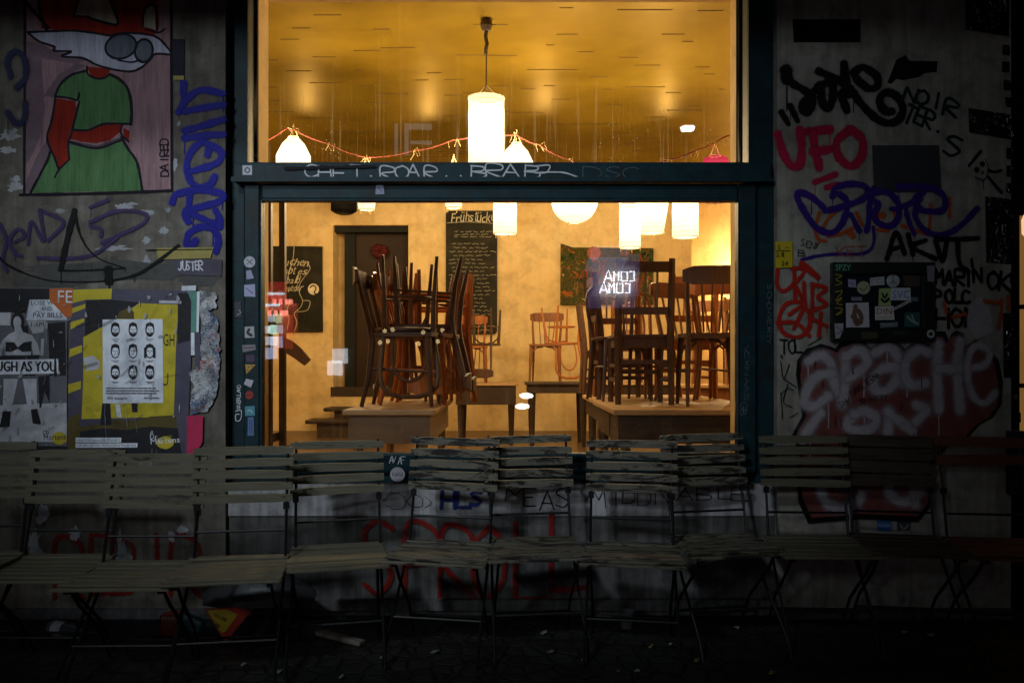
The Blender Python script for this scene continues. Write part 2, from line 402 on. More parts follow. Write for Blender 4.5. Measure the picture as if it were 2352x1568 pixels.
# ------------------------------------------------------------------ ground outdoors
def sheet(name,x0,x1,y0,y1,z,m,kind='structure',nx=1,ny=1):
    mb=MB()
    for i in range(nx+1):
        for j in range(ny+1): mb.v.append((x0+(x1-x0)*i/nx,y0+(y1-y0)*j/ny,z))
    for i in range(nx):
        for j in range(ny):
            a=i*(ny+1)+j; mb.f.append([a,a+ny+1,a+ny+2,a+1]); mb.m.append(0)
    return setp(link(name,mb,m),kind=kind)
def setts():
    m,nt,N,L,B=newmat('wet_setts'); co=objco(N,L,False)
    v=N.new('ShaderNodeTexVoronoi'); v.feature='DISTANCE_TO_EDGE'; v.inputs['Scale'].default_value=10; v.inputs['Randomness'].default_value=.7; L.new(co,v.inputs['Vector'])
    e=ramp(N,L,v.outputs['Distance'],[(.0,(0,0,0)),(.12,(1,1,1))])
    n=nz(N,L,co,5,6,.7); c=ramp(N,L,n,[(.3,(.006,.006,.0055)),(.7,(.022,.021,.018))])
    c=mixc(N,L,e,(.006,.006,.005),c); L.new(c,B.inputs['Base Color'])
    rr=ramp(N,L,nz(N,L,co,2.2,5,.7),[(.4,(.42,.42,.42)),(.65,(.85,.85,.85))]); L.new(rr,B.inputs['Roughness']); B.inputs['Specular IOR Level'].default_value=.3
    ad=N.new('ShaderNodeMath'); ad.operation='MULTIPLY_ADD'; L.new(n,ad.inputs[0]); ad.inputs[1].default_value=.7; L.new(e,ad.inputs[2])
    bump(N,L,B,ad.outputs[0],.8,.012); return m
sheet('pavement',-30,30,-5.5,0.02,0.0,setts())
m_asphalt=mat('asphalt',(.03,.03,.032),.8,.3,40,.4)
sheet('road',-60,60,-13.0,-5.5,-.12,m_asphalt)
kb=MB(); kb.box(-30,30,-5.64,-5.5,-.3,.004); setp(link('kerb',kb,mat('kerb_stone',(.12,.12,.12),.8)),kind='structure')
sheet('far_pavement',-60,60,-40,-13.0,-.004,m_asphalt)

# ------------------------------------------------------------------ cafe building: facade parts
XL,XR = X(518),X(1785); XC = X(2322); ZB = Z(1112); ZT=3.6; TH=.34
cafe = root('cafe_building',(0,0,0),'graffiti covered grey plaster cafe building around the lit shop window','building')
w=MB(); w.box(-5.5,XL,0,TH,0,4.4); link('facade_wall',w,m_wallL,cafe,label='grey brown plaster wall with posters and a fox mural')
w=MB(); w.box(XR,XC,0,TH,0,4.4); link('facade_wall',w,m_wallR,cafe,label='pale grey plaster wall full of sprayed tags')
m_sill=plaster('sill_render',(.14,.14,.135),(.085,.08,.07),(.19,.19,.19),.7,.4,1.4)
w=MB(); w.box(XL,XR,.03,TH,0,ZB); link('sill_wall',w,m_sill,cafe,label='stained render below the window with red lettering')
w=MB(); w.box(XL,XR,.022,.0298,Z(1186),Z(1113)); link('pale_band',w,plaster('pale_band_paint',(.46,.46,.47),(.36,.36,.37),(.56,.56,.57),.6,.3,1.4),cafe,label='paler painted band under the window sill')
w=MB(); w.box(XL,XR,-.012,.0298,Z(1400),Z(1376)); link('stone_ledge',w,m_sill,cafe)
w=MB(); w.box(XL,XR,0,TH,ZT,4.4); link('lintel',w,m_dark,cafe)
w=MB(); w.box(-5.5,XC,-1.35,0,3.30,3.42); w.box(-5.5,XC,-1.37,-1.35,3.22,3.44); link('added_shade_canopy',w,m_dark,cafe)  # out of view, added to shade the top of the walls
# light patch where old posters were scraped off, stone plinth
for xa,xb in ((-5.5,XL),(XR,XC)): w=MB(); w.box(xa,xb,-.03,-.0005,0,Z(1395)); link('plinth',w,plaster('plinth_stone',(.10,.10,.10),(.06,.06,.06),(.14,.14,.14),.5,.5,2),cafe)

# ------------------------------------------------------------------ shop window
win = root('shop_window',(0,0.0,ZB),'large teal framed cafe window lit warm from inside','window')
zt0,zt1 = Z(415),Z(372)
f=MB()
f.box(XL,X(560),.06,.16,ZB,ZT); f.box(X(1727),XR,.06,.16,ZB,ZT)
f.box(X(560),X(1727),.06,.16,ZB,ZB+.05)
link('outer_frame',f,m_teal,win,world=True)
f=MB(); f.box(XL+.03,XR-.02,.005,.15,zt0,zt1,bev=.012); f.box(XL+.03,XR-.02,-.008,.004,zt0-.006,zt0+.018)
transom=link('transom',f,m_teal,win,world=True)
f=MB(); y0,y1=.035,.10
f.box(X(553),X(593),y0,y1,ZB+.052,zt0-.008,bev=.01); f.box(X(1702),X(1744),y0,y1,ZB+.052,zt0-.008,bev=.01)
f.box(X(593)+.001,X(1702)-.001,y0+.002,y1,Z(455),zt0-.008,bev=.01); f.box(X(593)+.001,X(1702)-.001,y0+.002,y1,ZB+.052,Z(1043),bev=.01)
f.box(X(1750),X(1783),.045,.0595,ZB+.06,zt0-.01)
for (a,b,c,d) in ((593,596,455,1043),(1699,1702,455,1043)): f.box(X(a),X(b),.03,.09,Z(d),Z(c))
f.box(X(593),X(1702),.03,.09,Z(458),Z(455))
link('sash',f,m_teal,win,world=True)
g_up=glass('upper_glass',.45,.14); g_lo=glass('lower_glass',.25,.06)
def pane(name,u0,u1,v0,v1,y,gm,rx=0,rz=0):
    mb=MB(); mb.box(X(u0),X(u1),y,y+.006,Z(v1),Z(v0)); 
    o=link(name,mb,gm,None,recenter=True); o.parent=win; o.location=Vector(o.location)-Vector(win.location); o.rotation_euler=(rx,0,rz); return o
pane('upper_pane',560,1727,-200,372,.075,g_up)
pane('lower_pane',596,1699,458,1043,.06,g_lo)
pane('inner_pane',596,1699,458,1043,.082,glass('inner_glass',.0,.0),.0095,-.0036)
# inner lining of the opening, and the open inner casement at the left
f=MB(); f.box(X(565,4.1)-.02,X(566,4.1),.165,.47,.7,ZT); f.prism([(1.236,.165,.7),(1.300,.165,.7),(1.290,.47,.7),(1.2255,.47,.7)],(0,0,ZT-.7))
f.box(X(565,4.1),1.236,.17,.47,ZT-.3,ZT); f.box(X(565,4.1),1.22,.17,.47,ZB-.02,ZB+.06)
link('window_lining',f,m_ochre,win,world=True)
f=MB(); f.box(X(578,4.18),X(592,4.18),.17,.195,.75,ZT-.3); f.box(1.199,1.2335,.245,.265,Z(376,4.25),ZT-.31)
link('rubber_seal',f,m_dark,win,world=True)
f=MB(); f.box(X(616,4.55),X(626,4.55),.52,.56,.75,Z(380,4.55)); f.box(X(643,4.72),X(656,4.72),.70,.74,.75,Z(380,4.72)); f.box(X(616,4.55)+.004,X(643,4.72),.56,.70,Z(1015,4.6),Z(995,4.6))
link('inner_casement',f,mat('casement_brown',(.035,.022,.012),.5),win,world=True)

# ------------------------------------------------------------------ the room
FL,CE,YB = .25,4.18,8.2
sheet('interior_floor',-4.6,4.6,TH,10.2,FL,mat('floorboards',(.10,.05,.022),.35,.35,5,.1,.5,stretch=(12,1,1)))
def ceil_mat():
    m,nt,N,L,B=newmat('gloss_ceiling'); co=objco(N,L,False)
    a=nz(N,L,co,.9,4,.55); c=ramp(N,L,a,[(.3,(.070,.041,.0018)),(.7,(.165,.105,.010))]); L.new(c,B.inputs['Base Color'])
    B.inputs['Roughness'].default_value=.6; B.inputs['Specular IOR Level'].default_value=0
    bump(N,L,B,nz(N,L,co,1.3,3,.5),.35,.12)
    g=N.new('ShaderNodeBsdfGlossy'); g.inputs['Color'].default_value=(1,.76,.34,1); g.inputs['Roughness'].default_value=.38
    mx=N.new('ShaderNodeMixShader'); mx.inputs[0].default_value=.065; L.new(B.outputs[0],mx.inputs[1]); L.new(g.outputs[0],mx.inputs[2]); L.new(mx.outputs[0],N['Material Output'].inputs[0]); return m
mb=MB(); mb.box(-4.7,4.7,TH,10.3,CE,CE+.1); ceiling=setp(link('ceiling',mb,ceil_mat()),kind='structure')
# slots between the ceiling boards
dl=[(765,1000,130),(583,735,242),(480,640,338),(1270,1415,251),(1105,1340,433),(1337,1628,409),(755,955,488),(382,458,514),(527,740,607),(1122,1182,600),(727,1005,708),(1155,1278,732),(382,450,746),(1730,1855,622),(1620,1740,684),(1877,2038,681),(382,495,860),(1300,1570,800),(1880,2030,813),(2035,2130,793),(1975,2318,472),(2125,2318,211),(1200,1400,880)]
dr=[(612,720,62),(1062,1488,78),(1685,1880,85),(0,218,192),(590,757,267),(1405,1583,267),(510,572,350),(1565,1645,323),(752,882,403),(0,283,431),(1072,1222,446),(1195,1392,506),(1663,1775,520),(362,760,541),(1735,1818,575),(845,990,597),(80,215,666),(493,577,664),(308,428,690),(1127,1432,674),(950,1037,692),(1440,1553,718),(1845,1898,693),(985,1105,810),(1608,1687,823),(1270,1440,908),(1030,1150,1030),(1125,1192,1113),(1165,1300,1170),(560,700,770)]
mb=MB()
for lst,ox,k in ((dl,514.5,.26952),(dr,1102.5,.29688)):
    for a,b,v in lst:
        vv=v*k; d=(CE-EYE)*F/(HV-vv)
        if d>12: continue
        mb.box(X(ox+a*k,d),X(ox+b*k,d),d-DW-.006,d-DW+.006,CE-.004,CE-.0005)
for i in range(18):
    d=rnd.uniform(9,12); x=rnd.uniform(-3.2,2.6); l=rnd.uniform(.2,.9); mb.box(x,x+l,d-DW-.006,d-DW+.006,CE-.004,CE-.0005)
o=link('ceiling_groove',mb,mat('groove_shadow_gap',(.085,.048,.006),.9),ceiling)
# walls
def room_wall(name,boxes,m=m_ochre):
    mb=MB(); [mb.box(*b) for b in boxes]; return setp(link(name,mb,m),kind='structure')
dxl,dxr,dzt,dzb = X(765,12.2),X(938,12.2),Z(517,12.2),.80
room_wall('back_wall',[(-4.6,dxl,YB,YB+.4,FL,CE),(dxr,2.75,YB,YB+.4,FL,CE),(dxl,dxr,YB,YB+.4,dzt,CE),(dxl,dxr,YB,YB+.4,FL,dzb),(2.75,4.6,YB+1.2,YB+1.4,FL,CE),(2.65,2.75,YB+.4,YB+1.2,FL,CE),(dxl-.05,dxr+.05,YB+.4,YB+.45,FL,CE)])
room_wall('left_wall',[(-4.7,-4.6,TH,10.2,FL,CE)]); room_wall('right_wall',[(4.6,4.7,TH,10.2,FL,CE)])
room_wall('front_wall',[(-4.6,XL,TH,TH+.1,FL,CE),(XR,4.6,TH,TH+.1,FL,CE),(XL,XR,TH,TH+.1,ZT,CE),(XL,XR,TH,TH+.1,FL,ZB-.03)])
# door in its recess
D=root('back_door',((dxl+dxr)/2,YB+.2,dzb),'dark wooden back room door in a deep wall recess above two steps','door')
mb=MB(); mb.box(X(812,12.4),dxr-.02,YB+.30,YB+.35,dzb,dzt-.05,bev=.01); mb.box(X(830,12.4),X(925,12.4),YB+.29,YB+.30,dzb+.25,dzb+1.1); mb.box(X(830,12.4),X(925,12.4),YB+.29,YB+.30,dzb+1.3,dzt-.3)
link('door_leaf',mb,mat('brown_door',(.026,.012,.004),.5,.4,4,.1,.2),D,world=True)
mb=MB(); mb.box(X(787,12.3),X(812,12.3),YB+.24,YB+.29,dzb,dzt-.05); mb.box(dxl,dxr,YB+.1,YB+.3,dzt-.09,dzt-.0)
link('door_frame',mb,mat('dark_green_frame',(.006,.008,.005),.6,.2,4,.1,.2),D,world=True)
mb=MB(); mb.box(dxl-.03,dxr+.03,YB-.02,YB+.2,dzb-.02,dzb+.12); link('threshold',mb,m_tbl_dk,D,world=True)
mb=MB()
wtext(mb,'Privat',857,882,34,11,0,0,place=lambda u,v,o:P(u,v,12.17)); link('lettering',mb,m_chalk,D,world=True)
# red flower hung on the door
R=root('red_flower',P(872,590,12.42),'dark red paper flower hung high on the back door','decoration')
mb=MB()
for i in range(7):
    a=i*.9; c=P(872+10*math.cos(a),578+10*math.sin(a),12.43); mb.lathe([(.01,0),(.07,.03),(.08,.07),(.04,.10)],8,c-Vector((0,0,.05)))
link('petal',mb,mat('dark_red_paper',(.07,.003,.004),.8),R,world=True)
mb=MB(); mb.tube([P(872,590,12.45),P(868,640,12.45),P(872,690,12.45)],.012,6); link('stem',mb,mat('flower_stem',(.05,.01,.01),.7),R,world=True)
# steps up to the door
S=root('wooden_steps',(dxl,YB-.6,FL),'dark wooden steps rising to the back door','steps')
for (u0,u1,v,d) in ((742,940,937,11.6),(700,800,965,11.0)):
    mb=MB(); x0,x1=X(u0,d),X(u1,d); z=Z(v,d); mb.box(x0,x1,d-DW,d-DW+.5,z-.05,z,bev=.015); link('tread',mb,m_tbl_dk,S,world=True)
    mb=MB(); mb.box(x0+.15,x1,d-DW+.06,d-DW+.5,FL,z-.052); link('riser',mb,m_tbl_dk,S,world=True)
# handrail end
H=root('handrail',P(655,800,11.2),'short dark brown sloping handrail board near the written blackboard','handrail')
d=11.2; mb=MB(); mb.prism([P(652,775,d),P(668,782,d),P(690,800,d),P(712,826,d),P(698,839,d),P(675,822,d),P(652,808,d)],(0,.07,0)); link('rail_board',mb,mat('rail_brown',(.035,.014,.008),.4),H,world=True)
mb=MB(); mb.box(X(640,d),X(654,d),d-DW+.01,d-DW+.08,FL,Z(772,d)); link('rail_post',mb,mat('rail_brown',(.035,.014,.008),.4),H,world=True)

# ------------------------------------------------------------------ boards and painting on the back wall
d=12.15
def PL(dd): return lambda u,v,o=0: Vector((X(u,dd),dd-DW-o,Z(v,dd)))
B1=root('blackboard',P(690,763,d),'blackboard beside the door with flowing chalk script and a round white badge','blackboard')
mb=MB(); mb.prism([P(620,565,d),P(740,566,d),P(741,762,d),P(620,763,d)],(0,.03,0)); link('panel',mb,m_board,B1,world=True)
mb=MB(); pl=PL(d-.012)
for s,u,v,wd in (('Kuchen',640,594,68),('gibt es',642,614,62),('bald',656,634,32),('wieder',650,652,44)): wscript(mb,s,u,v,wd,17,.0,0,.4,pl,random.Random(int(v)))
for pts in ([(676,566),(672,600),(660,640)],[(705,604),(712,618),(690,650),(688,672),(695,690),(690,706),(676,720),(682,740),(676,762)],[(695,690),(712,692),(706,712),(684,716)],[(655,700),(668,690),(660,710),(664,730),(660,756)]): mb.ribbon(pts,2.2,.003,0,place=pl)
link('chalk_lettering',mb,m_chalk,B1,world=True)
mb=MB()
c=P(720,664,d-.014); mb.add([c+Vector((.085*math.cos(a*.2618),0,.085*math.sin(a*.2618))) for a in range(24)],[list(range(24))]); link('badge',mb,mat('cream_badge',(.7,.62,.45),.7),B1,world=True)
mb=MB(); mb.ribbon([(713,660),(720,655),(726,662),(722,672),(728,676)],3.5,.004,0,place=PL(d-.016)); link('badge_mark',mb,m_black,B1,world=True)
B2=root('menu_board',P(1083,766,d),'tall rounded menu blackboard with chalk columns behind the stacked chairs','blackboard')
def rrect(u0,v0,u1,v1,r,dd,n=5):
    o=[]
    for cx,cy,a0 in ((u1-r,v0+r,-90),(u1-r,v1-r,0),(u0+r,v1-r,90),(u0+r,v0+r,180)):
        for k in range(n+1):
            a=math.radians(a0+90*k/n); o.append(P(cx+r*math.cos(a),cy+r*math.sin(a),dd))
    return o
mb=MB(); mb.prism(rrect(1024,484,1142,767,9,d),(0,.03,0)); link('panel',mb,m_board,B2,world=True)
mb=MB(); pl=PL(d-.012)
wscript(mb,'Frühstücke',1036,487,100,23,0,0,.15,pl,random.Random(8)); mb.ribbon([(1027,512),(1080,510),(1139,514)],1.6,.001,0,place=pl)
rr=random.Random(3)
for i,v in enumerate(list(range(532,545,6))+list(range(560,760,9))):
    u=1044 if i<3 else 1030+rr.uniform(0,14); e=1120 if i<3 else 1135-rr.uniform(0,30)
    while u<e:
        l=rr.uniform(5,17); pts=[(u+t*l/5,v+rr.uniform(-1.7,1.7)) for t in range(6)]; mb.ribbon(pts,1.15,.002+.0001*i,0,place=pl,step=2); u+=l+rr.uniform(3,7)
link('chalk_lettering',mb,m_chalk,B2,world=True)
def art_mat():
    m,nt,N,L,B=newmat('jungle_painting'); co=objco(N,L,False)
    a=nz(N,L,co,5,8,.75,1.8,(1,1,.55)); c=ramp(N,L,a,[(.34,(.003,.006,.002)),(.43,(.012,.040,.008)),(.49,(.09,.07,.012)),(.54,(.003,.005,.002)),(.60,(.26,.19,.05)),(.66,(.007,.004,.002))])
    b=nz(N,L,co,9,5,.7,1.0); k=ramp(N,L,b,[(.57,(0,0,0)),(.61,(1,1,1))]); c=mixc(N,L,k,c,(.32,.085,.008))
    e=nz(N,L,co,16,4,.7,.5); k2=ramp(N,L,e,[(.66,(0,0,0)),(.69,(1,1,1))]); c=mixc(N,L,k2,c,(.42,.33,.14))
    L.new(c,B.inputs['Base Color']); B.inputs['Roughness'].default_value=.7; B.inputs['Specular IOR Level'].default_value=.1; return m
A=root('jungle_painting',P(1393,700,d),'dark green and orange jungle painting hung on the ochre wall','painting')
mb=MB(); mb.prism([P(1288,559,d-.02),P(1315,568,d-.02),P(1501,570,d-.02),P(1500,700,d-.02),P(1287,700,d-.02)],(0,.04,0)); o=link('canvas',mb,art_mat(),A,world=True)
mb=MB(); pl=PL(d-.03)
mb.add([pl(1364+16*math.cos(a*.314),581+15*math.sin(a*.314)) for a in range(20)][::-1],[list(range(20))]); link('painted_sun',mb,mat('orange_oil',(.26,.055,.006),.5),A,world=True)
for i,q in enumerate(([(1330,640),(1345,620),(1352,660)],[(1385,610),(1390,650)],[(1410,640),(1425,600)],[(1470,585),(1480,620),(1472,650)])): mb=MB(); mb.ribbon(q,5,.001*i,0,place=pl); link('painted_figure',mb,paint('red_oil',(.22,.035,.008)),A,world=True)

# ------------------------------------------------------------------ lanterns
def lantern(kind,u,v0,v1,wpx,d,label,top=None,group='paper lanterns hung in the cafe',m=None,nm='paper_lantern',wt=1.0,cap=False):
    x,y=X(u,d),d-DW; zt,zb=Z(v0,d),Z(v1,d); r=wpx/2/F*d; h=zt-zb
    L_=root(nm,(x,y,zb),label,'lantern',group)
    mb=MB(); n=24
    if kind=='cyl': prof=[(r*.97,0)]+[(r*(1+.012*math.sin(i*2.1)),h*i/9) for i in range(10)]; 
    elif kind=='ball': n=16; prof=[(r*.28,0)]+[(r*math.sqrt(max(.05,1-((i/12-.5)*1.92)**2)),h*i/12) for i in range(1,12)]+[(r*.28,h)]
    elif kind=='hex': n=6; prof=[(r*.42,0),(r*.8,h*.15),(r,h*.38),(r,h*.62),(r*.66,h*.86),(r*.28,h)]
    else: n=8; prof=[(r*.62,0),(r*.8,h*.35),(r,h*.8),(r*.85,h*.93),(r*.4,h)]
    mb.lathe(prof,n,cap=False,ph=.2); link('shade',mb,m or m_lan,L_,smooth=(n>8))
    mb=MB(); mb.lathe([(prof[0][0]*.93,.006),(prof[0][0]*.93,.012)],n,ph=.2); link('diffuser',mb,lamp_paper('lit_diffuser',(1,.82,.5),LANTERN_E*1.3,.6) if 'lit_diffuser' not in MATS else MATS['lit_diffuser'],L_)
    R0=prof[0][0]; R1=prof[-1][0]
    if cap:
        mb=MB(); mb.lathe([(r*1.25,h*.86),(r*.9,h*.98),(.03,h+.02)],n,ph=.2); link('shading_lid',mb,m_iron,L_)  # added to keep the hidden lanterns' light off the ceiling
    mb=MB()
    for rr_,z in ((R0*1.01,0),(R1*1.01,h)): mb.tube([(rr_*math.cos(a*math.pi/8),rr_*math.sin(a*math.pi/8),z) for a in range(16)],.005,6,closed=True)
    for a in range(5): mb.tube([(R0*math.cos(a*1.257),R0*math.sin(a*1.257),0),(R0*math.cos(a*1.257),R0*math.sin(a*1.257),-.03)],.0025,5)
    link('ring',mb,m_string,L_)
    mb=MB(); tz=(top if top is not None else zt+.12)-zb
    for a in range(3): mb.tube([(R1*math.cos(a*2.09+.4),R1*math.sin(a*2.09+.4),h),(0,0,min(tz,h+.11))],.004,5)
    if tz>h+.11: mb.tube([(0,0,h+.11),(0,0,tz)],.006,6)
    link('hanging_cord',mb,m_string if tz<h+.3 else m_cord,L_)
    ld=bpy.data.lights.new('bulb_light','POINT'); ld.energy=BULB_W*wt; ld.color=(1,.775,.46) if m is None else (1,.35,.3); ld.shadow_soft_size=.05
    lo=bpy.data.objects.new('bulb_light',ld); COL.objects.link(lo); lo.location=(0,0,h*.5); lo.parent=L_
    return L_
lp=lantern('cyl',1117,226,396,83,6.73,'large white cylinder lantern alone on a long ceiling cord',top=CE-.02,wt=1.1)
mb=MB(); mb.lathe([(.035,-.10),(.05,-.06),(.05,-.02),(.02,0)],12,(0,0,CE-.0-lp.location.z)); link('ceiling_hook',mb,m_cord,lp)
mb=MB(); mb.tube([(.006*math.sin(i*1.5),.006*math.cos(i*1.5),CE-lp.location.z-.05-i*.03) for i in range(9)],.016,6); link('cord_bundle',mb,m_cord,lp)
lantern('hex',674,315,428,77,7.0,'faceted white lantern at the end of the red rope near the window jamb')
lantern('taper',842,387,482,58,7.0,'tapering white lantern under the lowest dip of the red rope')
lantern('taper',1042,386,478,58,7.0,'small tapering lantern between rope dip and tall menu blackboard')
lantern('hex',1187,330,446,80,7.0,'faceted white lantern half hidden by the big ceiling lantern')
lantern('taper',1643,358,464,66,7.0,'bright pink lantern by the window end of the rope',m=m_lanpink,wt=.15)
z2=Z(402,8.0)
lantern('cyl',1160,418,537,54,7.6,'straight white cylinder lantern in front of the menu blackboard',top=Z(405,7.6))
lantern('ball',1320,408,512,108,8.0,'round white paper ball lantern above the jungle painting',top=z2)
lantern('cyl',1447,466,569,49,7.4,'lowest hanging white cylinder lantern in front of the painting',top=Z(405,7.4))
lantern('taper',1497,404,535,92,8.2,'wide bulb shaped lantern with red writing between two cylinders',top=z2)
lantern('cyl',1574,412,545,60,7.8,'white cylinder lantern with thin fringe beside the bulb shaped one',top=Z(402,7.8))
# unseen lanterns: one for the bright far corner, one added to light the room
lantern('cyl',1725,560,690,60,12.95,'white cylinder lantern lighting the far corner behind the jamb',top=CE,wt=2.0)
lantern('cyl',430,430,520,60,9.0,'added unseen white cylinder lantern lighting the room behind the poster wall',top=CE)
for u,dd,lab in ((705,10.2,'added white lantern, unseen behind the transom near the loudspeaker'),(985,10.4,'added white lantern, unseen behind the transom left of the menu blackboard'),(1250,10.2,'added white lantern, unseen behind the transom between menu blackboard and painting'),(1530,10.3,'added white lantern, unseen behind the transom in front of the far corner')):
    lantern('taper',u,392,446,64,dd,lab,top=Z(386,dd),wt=.7,cap=True)  # all four are added out of sight to brighten the back wall
# rope garland with knots
def garland(name,pts,label,r=.006):
    G_=root(name,pts[0],label,'garland'); mb=MB(); q=[]
    for i in range(len(pts)-1):
        for k in range(6): q.append(pts[i].lerp(pts[i+1],k/6)+Vector((rnd.uniform(-.006,.006),rnd.uniform(-.006,.006),-.03*math.sin(math.pi*k/6)*(.5))))
    q.append(pts[-1]); mb.tube(q,[r*rnd.uniform(.75,1.25) for _ in q],6); link('rope',mb,m_rope,G_,world=True)
    mb=MB()
    for p in pts[1:-1]:
        for k in range(3):
            a=rnd.uniform(0,6); mb.tube([p,p+Vector((.05*math.cos(a),.03*math.sin(a),.02-.02*k)),p+Vector((.06*math.cos(a+.6),.04*math.sin(a),-.05-.012*k))],.0022,5)
    link('knot',mb,m_string,G_,world=True)
ga=[P(u,v,7.0) for u,v in ((590,332),(660,293),(674,296),(755,330),(842,362),(950,346),(1042,322),(1110,305),(1187,310),(1240,333),(1305,367),(1420,398),(1530,368),(1600,345),(1665,314),(1720,290))]
garland('rope_garland',ga,'red rope garland with pale knots strung across the upper window')
garland('wire_garland',[P(u,402+10*math.sin(i*1.3),8.0) for i,u in enumerate(range(560,1820,140))],'thin second rope behind the transom carrying the lower lanterns',.006)
# loudspeaker
SP=root('loudspeaker',P(790,490,11.6),'black wall loudspeaker above the recessed door','loudspeaker')
mb=MB(); mb.lathe([(.13,0),(.19,.04),(.19,.36),(.13,.40)],16); link('body',mb,m_dark,SP,smooth=True)
mb=MB(); mb.lathe([(.10,-.012),(.12,-.002)],16); link('speaker_cone',mb,m_iron,SP)
mb=MB(); mb.box(-.03,.03,.15,.62,.15,.22); link('bracket',mb,m_iron,SP)
# ------------------------------------------------------------------ tables inside
def table(x0,x1,d0,d1,zt,m_top,m_leg,label,ap=.13,th=.03,leg=.05,drawer=False,ins=.03,nm='cafe_table'):
    T=root(nm,((x0+x1)/2,(d0+d1)/2-DW,FL),label,'table')
    y0,y1=d0-DW,d1-DW
    mb=MB(); mb.box(x0,x1,y0,y1,zt-th,zt,bev=.006); link('tabletop',mb,m_top,T,world=True)
    mb=MB(); a=ins; zz=zt-th-.001
    mb.box(x0+a,x1-a,y0+a,y0+a+.022,zz-ap,zz); mb.box(x0+a,x1-a,y1-a-.022,y1-a,zz-ap,zz)
    mb.box(x0+a,x0+a+.022,y0+a+.023,y1-a-.023,zz-ap,zz); mb.box(x1-a-.022,x1-a,y0+a+.023,y1-a-.023,zz-ap,zz)
    link('apron',mb,m_leg,T,world=True)
    for lx in (x0+a+.024,x1-a-.024-leg):
        for ly in (y0+a+.024,y1-a-.024-leg):
            mb=MB(); c=leg/2; mb.tube([(lx+c,ly+c,zz-.002),(lx+c,ly+c,zz-ap-.05),(lx+c,ly+c,FL+.02),(lx+c,ly+c,FL)],[leg*.62,leg*.6,leg*.38,leg*.34],4); link('leg',mb,m_leg,T,world=True)
    if drawer:
        mb=MB(); yy=y0+(y1-y0)*.35; mb.box(x0+a-.006,x0+a,yy,yy+.33,zz-ap+.02,zz-.02); link('drawer',mb,m_tbl_dk,T,world=True)
    return T
ZTB=1.0
m_lt=mat('tan_table_paint',(.15,.088,.038),.45,.2,6,.1,.4)
table(-1.00,-.455,4.69,6.10,ZTB,m_table,m_lt,'narrow scrubbed wood table under the tangle of dark stacked chairs by the door',ap=.17)
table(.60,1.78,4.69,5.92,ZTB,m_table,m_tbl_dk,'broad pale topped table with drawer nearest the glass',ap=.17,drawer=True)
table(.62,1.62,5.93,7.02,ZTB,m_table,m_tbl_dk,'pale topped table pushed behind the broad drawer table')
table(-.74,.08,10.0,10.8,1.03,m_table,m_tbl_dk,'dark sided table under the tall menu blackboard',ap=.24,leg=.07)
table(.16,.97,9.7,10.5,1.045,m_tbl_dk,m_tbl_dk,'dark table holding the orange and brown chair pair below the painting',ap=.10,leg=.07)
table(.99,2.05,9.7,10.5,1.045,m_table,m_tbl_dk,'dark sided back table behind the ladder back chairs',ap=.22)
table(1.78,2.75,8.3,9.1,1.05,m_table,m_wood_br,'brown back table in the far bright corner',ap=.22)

# ------------------------------------------------------------------ chairs inside (three kinds)
def arc(cx,cy,r,a0,a1,n,z): return [(cx+r*math.cos(math.radians(a0+(a1-a0)*i/n)),cy+r*math.sin(math.radians(a0+(a1-a0)*i/n)),z) for i in range(n+1)]
def bentwood(m,m2=None):
    T=root('bentwood_chair',(0,0,0),'bentwood','chair','cafe chairs stacked on tables'); m2=m2 or m
    mb=MB(); mb.lathe([(.185,.445),(.205,.45),(.205,.468),(.17,.472)],24); link('seat',mb,m2,T,smooth=True)
    for s in (-1,1):
        mb=MB(); mb.tube([(s*.14,-.13,.445),(s*.16,-.16,.25),(s*.185,-.19,0)],[.017,.015,.011],8); link('leg',mb,m,T,smooth=True)
        mb=MB(); mb.tube([(s*.155,.15,.47),(s*.155,.17,.3),(s*.17,.24,0)],[.016,.016,.011],8); link('leg',mb,m,T,smooth=True)
        mb=MB(); mb.tube([(s*.155,-.15,.26),(s*.145,-.13,.36),(s*.11,-.09,.42),(s*.02,-.07,.44)],.010,6); link('brace',mb,m,T,smooth=True)
    mb=MB(); mb.tube(arc(0,0,.165,0,360,20,.25)[:-1],.010,6,closed=True); link('stretcher_ring',mb,m,T,smooth=True)
    mb=MB(); mb.tube([(-.155,.15,.46),(-.163,.165,.53),(-.17,.18,.6),(-.18,.195,.68),(-.184,.206,.76),(-.17,.217,.82),(-.13,.225,.865),(-.06,.23,.885),(.06,.23,.885),(.13,.225,.865),(.17,.217,.82),(.184,.206,.76),(.18,.195,.68),(.17,.18,.6),(.163,.165,.53),(.155,.15,.46)],.0155,8); link('back_hoop',mb,m,T,smooth=True)
    mb=MB(); mb.tube([(-.09,.17,.47),(-.105,.178,.54),(-.11,.185,.6),(-.108,.195,.67),(-.09,.205,.73),(-.05,.212,.775),(0,.215,.79),(.05,.212,.775),(.09,.205,.73),(.108,.195,.67),(.11,.185,.6),(.105,.178,.54),(.09,.17,.47)],.010,6); link('inner_hoop',mb,m,T,smooth=True)
    return T
